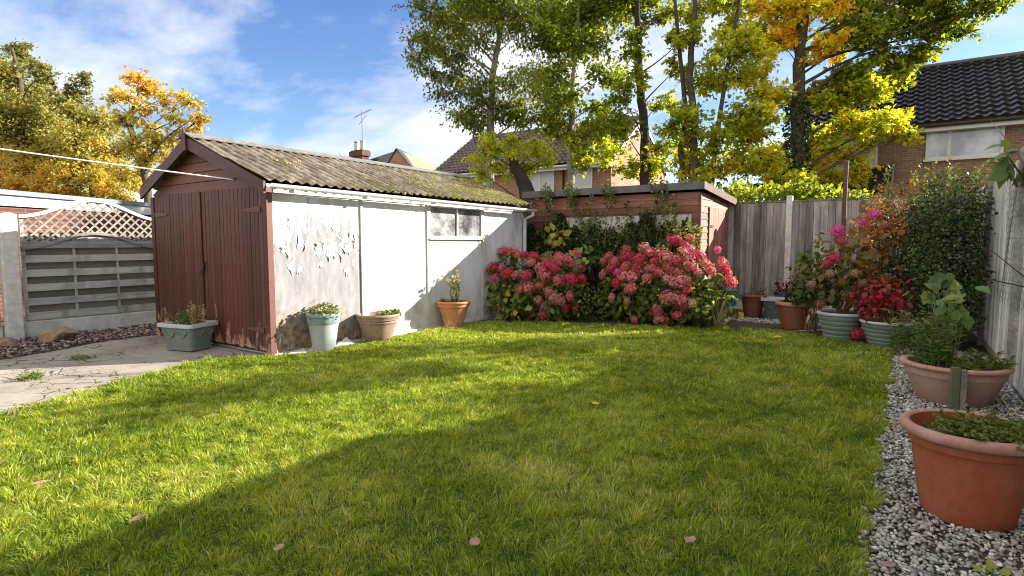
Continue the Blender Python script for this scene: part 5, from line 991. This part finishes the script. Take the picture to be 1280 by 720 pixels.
weeds('dry weeds and seed heads between the two nearest pots', (.62, 4.35, .0), 40, .42, .22, .03, dens=45, lean=.45, rnd=(.8, .15), mat='variegated', smat='drystem')
weeds('green straggly weeds at the foot of the dark bush by the gravel', (.05, 8.5, 0), 26, .5, .2, .06, dens=55, lean=.4, rnd=(.35, .2))
weeds('small clump of sunlit pale flowers in the orange terracotta pot', (-6.07, 7.2, .38), 8, .5, .09, .045, 'variegated', (.75, .2), 'potted_plant', 55, .18, OVAL, 'plant')
weeds('ring of low leaves in the orange terracotta pot', (-6.07, 7.2, .37), 26, .10, .18, .04, 'weed', (.5, .2), 'potted_plant', 130, .5, OVAL, 'plant')
weeds('low leaves at the right edge of the taupe brown pot', (-6.0, 5.72, .34), 16, .10, .13, .045, 'weed', (.6, .2), 'potted_plant', 120, .9, OVAL, 'plant')
shrub('potted_plant', 'rounded olive green cushion plant in the pale blue green pot', 'plant', (-6.13, 4.70, .42), [(-6.13, 4.70, .50, .20, .20, .11)], 900, .034, 'variegated', OVAL, (.25, .22), 0, 10, shell=.4, wild=.8)
weeds('untidy grass and seedlings in the square planter by the brown doors', (-7.72, 3.80, .31), 40, .20, .17, .05, dens=60, lean=.5, rnd=(.35, .2))
weeds('dead brown stalks leaning out of the square planter', (-7.6, 3.85, .31), 14, .34, .10, .03, 'variegated', (.98, .05), 'dry_stalks', 60, .35, OVAL, 'stalks', 'drystem')
weeds('grassy weed growing in the cracked path left of the lawn', (-7.35, 2.02, 0), 60, .07, .10, .045, dens=50, lean=.9, rnd=(.6, .2), name='path_weed')
weeds('flat brown weed in the path crack near the fence gravel', (-8.15, 2.75, 0), 40, .04, .14, .04, dens=60, lean=1.4, rnd=(.75, .2), name='path_weed')
# climber leaves at the top of the right fence, bare cane
shrub('climber', 'large fresh green leaves overhanging the top of the right fence at the photo edge', 'climber', (.86, 6.9, 1.9), [(.80, 6.85, 2.15, .10, .28, .16)], 34, .16, 'limeleaf', OVAL, (.28, .14), .7, 5, 'stem')
t = thing('bare_branch', 'thin bare brown branches reaching out from the right fence', 'branch', (.88, 5.9, 1.05))
MB().tube([(.88, 5.7, 1.02), (.80, 6.15, 1.045), (.63, 7.07, 1.06)], [.008, .007, .005], 6).build('branch', M['barkdark'], t)
MB().tube([(.86, 6.0, 1.08), (.80, 6.2, 1.13), (.66, 6.6, 1.30), (.50, 6.9, 1.42), (.44, 6.99, 1.50)], [.006, .005, .004, .003, .002], 5).build('branch', M['barkdark'], t)
MB().tube([(.88, 7.1, 2.1), (.82, 7.3, 2.28), (.74, 7.7, 2.52), (.70, 8.1, 2.70)], [.006, .005, .004, .002], 5).build('branch', M['stem'], t)
# plant tip at the bottom edge
P = np.array([(.36, 3.02, .03), (.33, 3.0, .03), (.385, 3.03, .03), (.35, 3.04, .02)]); D = np.array([(-.2, .25, .75), (-.9, .1, .5), (.7, .2, .6), (.1, .9, .5)])
t = thing('small_plant', 'yellow green leaf tips poking up from the pebbles at the bottom edge', 'plant', (.36, 3.02, 0))
leaves('leaf', OVAL, P, D, np.array([.06, .05, .05, .045]), np.array([.95, .9, 1.0, .9]), M['limeleaf'], t, normal=np.tile([0, -1, .6], (4, 1)))
MB().tube([(.36, 3.02, -.02), (.358, 3.02, .02), (.36, 3.02, .05)], .003, 5).build('stem', M['greenstem'], t)
MB().tube([(.33, 3.0, .03), (.36, 3.02, .02), (.385, 3.03, .03)], .002, 5).build('stem', M['greenstem'], t)

# fallen leaves
def fallen(x, y, s, label, mat='fallen', z=.066, rot=None):
    bm = bmesh.new(); n = 10; pts = [(-.5, 0), (-.45, .22), (-.25, .36), (0, .42), (.22, .34), (.4, .24), (.46, .1), (.68, 0), (.44, -.12), (.34, -.30), (.1, -.36), (-.15, -.38), (-.34, -.28), (-.46, -.14)]
    c = bm.verts.new((0, 0, -.02)); ring = [bm.verts.new((u, v, .10 * random.uniform(.2, 1.6) * (abs(u) + abs(v)))) for u, v in pts]
    for i in range(len(ring)): bm.faces.new((c, ring[i], ring[(i + 1) % len(ring)]))
    ex = bmesh.ops.extrude_face_region(bm, geom=bm.faces[:]); bmesh.ops.translate(bm, vec=(0, 0, .025), verts=[v for v in ex['geom'] if isinstance(v, bmesh.types.BMVert)])
    bmesh.ops.recalc_face_normals(bm, faces=bm.faces)
    me = bpy.data.meshes.new('fallen_leaf'); bm.to_mesh(me); bm.free(); o = finish(me, 'fallen_leaf', M[mat], None); o.location = (x, y, z); o.scale = (s, s, s)
    o.rotation_euler = rot or (random.uniform(-.3, .5), random.uniform(-.3, .3), random.uniform(0, 6.28)); tag(o, label, 'leaf', 'fallen leaves on the lawn')
for a_ in ((-3.92, 1.09, .07, 'brown fallen leaf on the sunny grass at the far left of the lawn'), (-3.02, 1.21, .08, 'brown fallen leaf on the shadow edge, lower left of the lawn'), (-2.21, 1.43, .06, 'small dark fallen leaf at the bottom left of the lawn'),
           (-1.53, 1.95, .06, 'curled pinkish fallen leaf at the bottom middle of the lawn'), (-.74, 2.51, .065, 'pale pinkish fallen leaf at the bottom right of the lawn'), (-2.07, 4.27, .07, 'bright orange fallen leaf in the middle of the lawn', 'fallenor'),
           (-.59, 6.77, .07, 'tan fallen leaf near the right edge of the lawn'), (-1.44, 8.79, .09, 'yellow fallen leaf near the back pots', 'fallenor'), (.0, 2.85, .06, 'reddish brown fallen leaf on the pebbles at the bottom edge', 'fallen', .03),
           (-8.9, 2.27, .09, 'dark fallen leaf on the path by the brown chippings', 'fallen', .02), (-7.05, 2.08, .06, 'small dark fallen leaf in the middle of the path', 'fallen', .02), (-8.45, 3.9, .08, 'fallen leaf on the path in front of the left shed door', 'fallen', .02)):
    fallen(*a_)
# dry tuft on the lawn and a few long bents
def bents(label, x, y, n, h):
    t = thing('grass_tuft', label, 'grass tuft', (x, y, 0)); m = MB()
    for i in range(n):
        a = random.uniform(0, 6.28); l = random.uniform(.4, 1.3) * h; p0 = Vector((x + random.uniform(-.05, .05), y + random.uniform(-.05, .05), .01))
        m.tube([p0, p0 + Vector((math.cos(a) * l * .3, math.sin(a) * l * .3, h * .6)), p0 + Vector((math.cos(a) * l, math.sin(a) * l, h * random.uniform(.5, 1)))], [.0018, .0014, .0006], 4, False)
    m.build('stalks', M['drystem'], t)
bents('pale dry grass stalks at the left lawn edge beside the path', -5.75, 1.5, 7, .16); bents('tall dry stalks at the foot of the orange terracotta pot', -5.95, 6.95, 9, .22); bents('dry stalks on the lawn edge right of the orange pot', -5.6, 7.9, 6, .2)
# ================================================================== TREES
STAR = (np.array([(0, 0, 0), (-.42, .30, .07), (-.22, .52, .03), (-.05, 1, -.05), (.25, .60, .03), (.46, .34, .07)]), [np.array([(0, 2, 1), (0, 3, 2), (0, 4, 3), (0, 5, 4)])])
LANCEW = (np.array([(0, 0, 0), (-.24, .4, .06), (0, 1, -.12), (.24, .4, .06)]), [np.array([(0, 2, 1), (0, 3, 2)])])
def lerp_path(path, z):
    for i in range(len(path) - 1):
        a, b = path[i], path[i + 1]
        if a[2] <= z <= b[2]:
            u = (z - a[2]) / max(b[2] - a[2], 1e-6); return Vector(a[:3]).lerp(Vector(b[:3]), u), a[3] + (b[3] - a[3]) * u
    return (Vector(path[-1][:3]), path[-1][3]) if z > path[-1][2] else (Vector(path[0][:3]), path[0][3])
def tree(name, label, paths, clusters, leafn=420, size=.115, mat='treeleaf', bark='bark', tmpl=STAR, droop=.3, group='trees beyond the garden', ivy=None, var=.07, twigs=9, spread=1.25, cat='tree', dens=1.25, fill=1):
    b0 = paths[0][0]; t = thing(name, label, cat, (b0[0], b0[1], 0), group)
    for path in paths:
        pp = [(path[0][0], path[0][1], 0)] + [p[:3] for p in path if p[2] > .3]; rs = [path[0][3] * 1.2] + [p[3] for p in path if p[2] > .3]
        # wobble between given points
        P = []; R_ = []
        for i in range(len(pp) - 1):
            for q in range(4):
                u = q / 4; v = Vector(pp[i]).lerp(Vector(pp[i + 1]), u); 
                if i + q: v += Vector((random.uniform(-1, 1), random.uniform(-1, 1), 0)) * rs[i] * .22
                P.append(v); R_.append(rs[i] * (1 - u) + rs[i + 1] * u)
        P.append(Vector(pp[-1])); R_.append(rs[-1]); MB_ = MB(); MB_.tube(P, R_, 12); MB_.build('trunk', M[bark], t, smooth=True)
    bm_ = MB(); Ps = []; Ds = []; Rn = []
    full = []
    for c in clusters:
        full.append(c)
        for q in range(fill):
            d = RNG.normal(size=3); d /= np.linalg.norm(d); full.append((c[0] + d[0] * c[3] * 1.35, c[1] + d[1] * c[3] * 1.6, c[2] + d[2] * c[3] * 1.0, c[3] * .85, c[4], c))
    for c in full:
        cc = Vector(c[:3]); r = c[3] * spread; hue = c[4]
        path = min(paths, key=lambda pa: (lerp_path(pa, cc.z)[0] - cc).length); hd = (lerp_path(path, cc.z)[0] - cc).length
        za = max(path[0][2], cc.z - .25 - hd * random.uniform(.2, .8)); a, ra = lerp_path(path, za)
        if len(c) > 5: a = Vector(c[5][:3]); ra = .03; hd = (a - cc).length + .01
        mid = a.lerp(cc, .5) + Vector((random.uniform(-1, 1), random.uniform(-1, 1), random.uniform(.1, 1))) * hd * .2
        bp = [a * (1 - u) ** 2 + mid * 2 * u * (1 - u) + cc * u * u for u in (0, .2, .4, .6, .8, 1)]; r0 = min(ra * .40, .012 + .012 * hd)
        bm_.tube(bp, [r0, r0 * .8, r0 * .62, r0 * .5, r0 * .38, .008], 6, False)
        n_l = int(leafn * dens * (r / .6) ** 2); tw = max(6, int(twigs * 1.5 * (r / .6) ** 1.2) + 3)
        for k_ in range(tw):
            d = Vector(RNG.normal(size=3)); d.normalize(); d.z = d.z * .7 + (.1 if droop < .6 else -.35); e = cc + d * r * random.uniform(.55, 1.12); s_ = cc.lerp(a, random.uniform(0, .25)) if hd > r else cc
            m2 = s_.lerp(e, .5) + Vector((random.uniform(-1, 1), random.uniform(-1, 1), .3)) * r * .12
            bm_.tube([s_, m2, e], [.010, .007, .003], 4, False); m_ = max(6, n_l // tw); u = RNG.uniform(.25, 1.08, m_)
            s0, m0, e0 = (np.array(q_[:]) for q_ in (s_, m2, e)); pts = s0 * ((1 - u) ** 2)[:, None] + m0 * (2 * u * (1 - u))[:, None] + e0 * (u * u)[:, None] + RNG.normal(size=(m_, 3)) * r * np.array([.15, .15, .12])
            Ps.append(pts); Ds.append(np.array(d[:]) * .6 + RNG.normal(size=(m_, 3)) * .75 + np.array([0, 0, -droop])); Rn.append(np.clip((hue + var * 1.5 * RNG.normal()) / 1.6 + var * RNG.normal(size=m_), 0.0, 1))
    bm_.build('branches', M[bark], t, smooth=True)
    P = np.concatenate(Ps); D = np.concatenate(Ds); leaves('crown', tmpl, P, D, size * RNG.uniform(.6, 1.35, len(P)), np.concatenate(Rn), M[mat], t, normal=np.tile([0, 0, 1.], (len(P), 1)) * .8)
    if ivy:
        z0, z1, n_ = ivy; Z = RNG.uniform(z0, z1, n_); A = RNG.uniform(0, 6.28, n_); Q = []
        for z, a in zip(Z, A): c, r = lerp_path(paths[0], z); q = r + .03 + .16 * abs(math.sin(z * 3 + a * 2)) * RNG.uniform(.3, 1); Q.append((c.x + q * math.cos(a), c.y + q * math.sin(a), z))
        Q = np.array(Q); Dd = np.stack([np.cos(A), np.sin(A), -.3 + 0 * A], 1); leaves('ivy', OVAL, Q, Dd + RNG.normal(size=Dd.shape) * .6, .085 * RNG.uniform(.6, 1.4, n_), np.clip(RNG.normal(.5, .22, n_), 0, 1), M['ivy'], t, normal=Dd)
    return t
tree('tree', 'olive green tree with a pale grey trunk at the left of the central group', [TR_A], [c[:4] + (c[4] + .12,) for c in CL_A], 470, .115, bark='barkpale', droop=.5, tmpl=LANCEW, var=.10, fill=2, dens=.75)
tree('tree', 'small yellow drooping tree with a dark gnarled trunk right behind the mossy roof end', [TR_A2], [c[:4] + (.72,) for c in CL_A2], 620, .085, bark='barkdark', droop=.9, tmpl=OVAL)
tree('tree', 'slender straight pale trunked tree behind the small shed', [TR_B], CL_B, 430, .12, bark='barkpale', fill=2, dens=.8, var=.10)
tree('tree', 'tree with the thickest bare dark trunk above the small shed roof', [TR_C], CL_C, 400, .12, bark='barkdark', fill=3, dens=.75, var=.09)
tree('tree', 'several stemmed yellow green tree between the dark trunk and the ivy clad trunk', [TR_D, TR_D2, TR_D3], CL_D, 430, .12, bark='bark', fill=3, dens=.75, var=.10)
tree('tree', 'broad ivy clad tree with orange and yellow top leaves in front of the brick house', [TR_E], CL_E, 540, .13, bark='bark', fill=2, dens=.75, var=.12, ivy=(1.5, 5.6, 2600))
tree('tree', 'tall thin topped tree at the left edge of the photo', [TR_L1], CL_L1, 520, .11, 'leftleaf', 'bark', OVAL, .2, var=.10, dens=1.6)
tree('tree', 'round yellow green tree in the middle of the left hand group', [TR_L2], CL_L2, 560, .11, 'leftleaf', 'bark', OVAL, .3, var=.10, dens=1.6)
tree('tree', 'young yellow maple with open branches above the brown shed gable', [TR_L3], CL_L3, 300, .12, 'leftleaf', 'bark', STAR, .3, var=.08, dens=1.1)
# shrubs behind the back fence
for i, (x, y, z, r, hue, lab) in enumerate(((-3.2, 14.6, 2.3, .8, .3, 'yellow green shrub showing above the back fence beside the small shed'), (-2.0, 14.8, 2.35, .75, .2, 'leafy shrub around the foot of the ivy clad trunk'), (-1.1, 14.2, 2.1, .6, .22, 'lime shrub in front of the black tiled porch'), (-4.6, 15.0, 2.6, .7, .35, 'golden shrub showing above the small shed roof'))):
    P, D = blob_pts([(x, y, z - .1, r, r * .8, r * .75)], 1500, .6, .2); t = thing('shrub', lab, 'shrub', (x, y, 0), 'shrubs behind the back fence')
    leaves('foliage', LOBED, P, D + RNG.normal(size=P.shape) * .8, .11 * RNG.uniform(.6, 1.3, len(P)), np.clip(hue / 1.6 + .08 * RNG.normal(size=len(P)), 0, 1), M['treeleaf'], t)
    stems_mb((x, y, 0), [tuple(P[i_]) for i_ in RNG.choice(len(P), 12)], .03, .006).build('stems', M['bark'], t)
# bare twiggy shrub behind the shed ridge
def bare(label, base, n, h, sp):
    t = thing('bare_shrub', label, 'bare shrub', base); m = MB()
    for i in range(n):
        a = random.uniform(0, 6.28); e = Vector(base) + Vector((math.cos(a) * sp * random.random(), math.sin(a) * sp * random.random(), h * random.uniform(.75, 1.05))); m.tube([Vector(base), Vector(base).lerp(e, .5) + Vector((random.uniform(-.2, .2), 0, .1)), e], [.03, .018, .006], 5, False)
        for j in range(5):
            s_ = Vector(base).lerp(e, random.uniform(.55, .95)); m.tube([s_, s_ + Vector((random.uniform(-.4, .4), random.uniform(-.4, .4), random.uniform(.1, .45)))], [.009, .003], 4, False)
    m.build('twigs', M['twig'], t)
bare('bare grey twigs rising behind the ridge of the long shed', (-14.2, 10.6, 0), 20, 3.9, 1.5)
bare('bare twigs low behind the shed ridge left of the chimney', (-16.4, 10.2, 0), 9, 4.1, 1.2)
# trees outside the view on the right: their shade falls across the lawn and the white wall
SH = [(5.0, 16.6, 5.6, .55, .5), (4.2, 15.0, 5.0, .5, .5), (5.6, 15.6, 6.3, .55, .5), (6.3, 17.8, 7.4, .6, .4), (4.3, 16.2, 6.0, .4, .5), (6.6, 16.4, 5.2, .6, .4), (7.0, 15.2, 6.0, .6, .4), (6.0, 14.6, 5.0, .5, .5), (4.4, 13.4, 6.0, .45, .5), (4.6, 14.5, 6.0, .45, .5), (4.7, 13.9, 6.35, .4, .5), (4.3, 12.7, 6.0, .4, .5)]
tree('tree', 'open crowned garden tree outside the view to the right', [[(5.6, 16.4, 0, .14), (5.5, 16.4, 3, .11), (5.4, 16.5, 5.5, .07), (5.4, 16.6, 8, .03)]], SH, 300, .12, fill=0, spread=1.1)
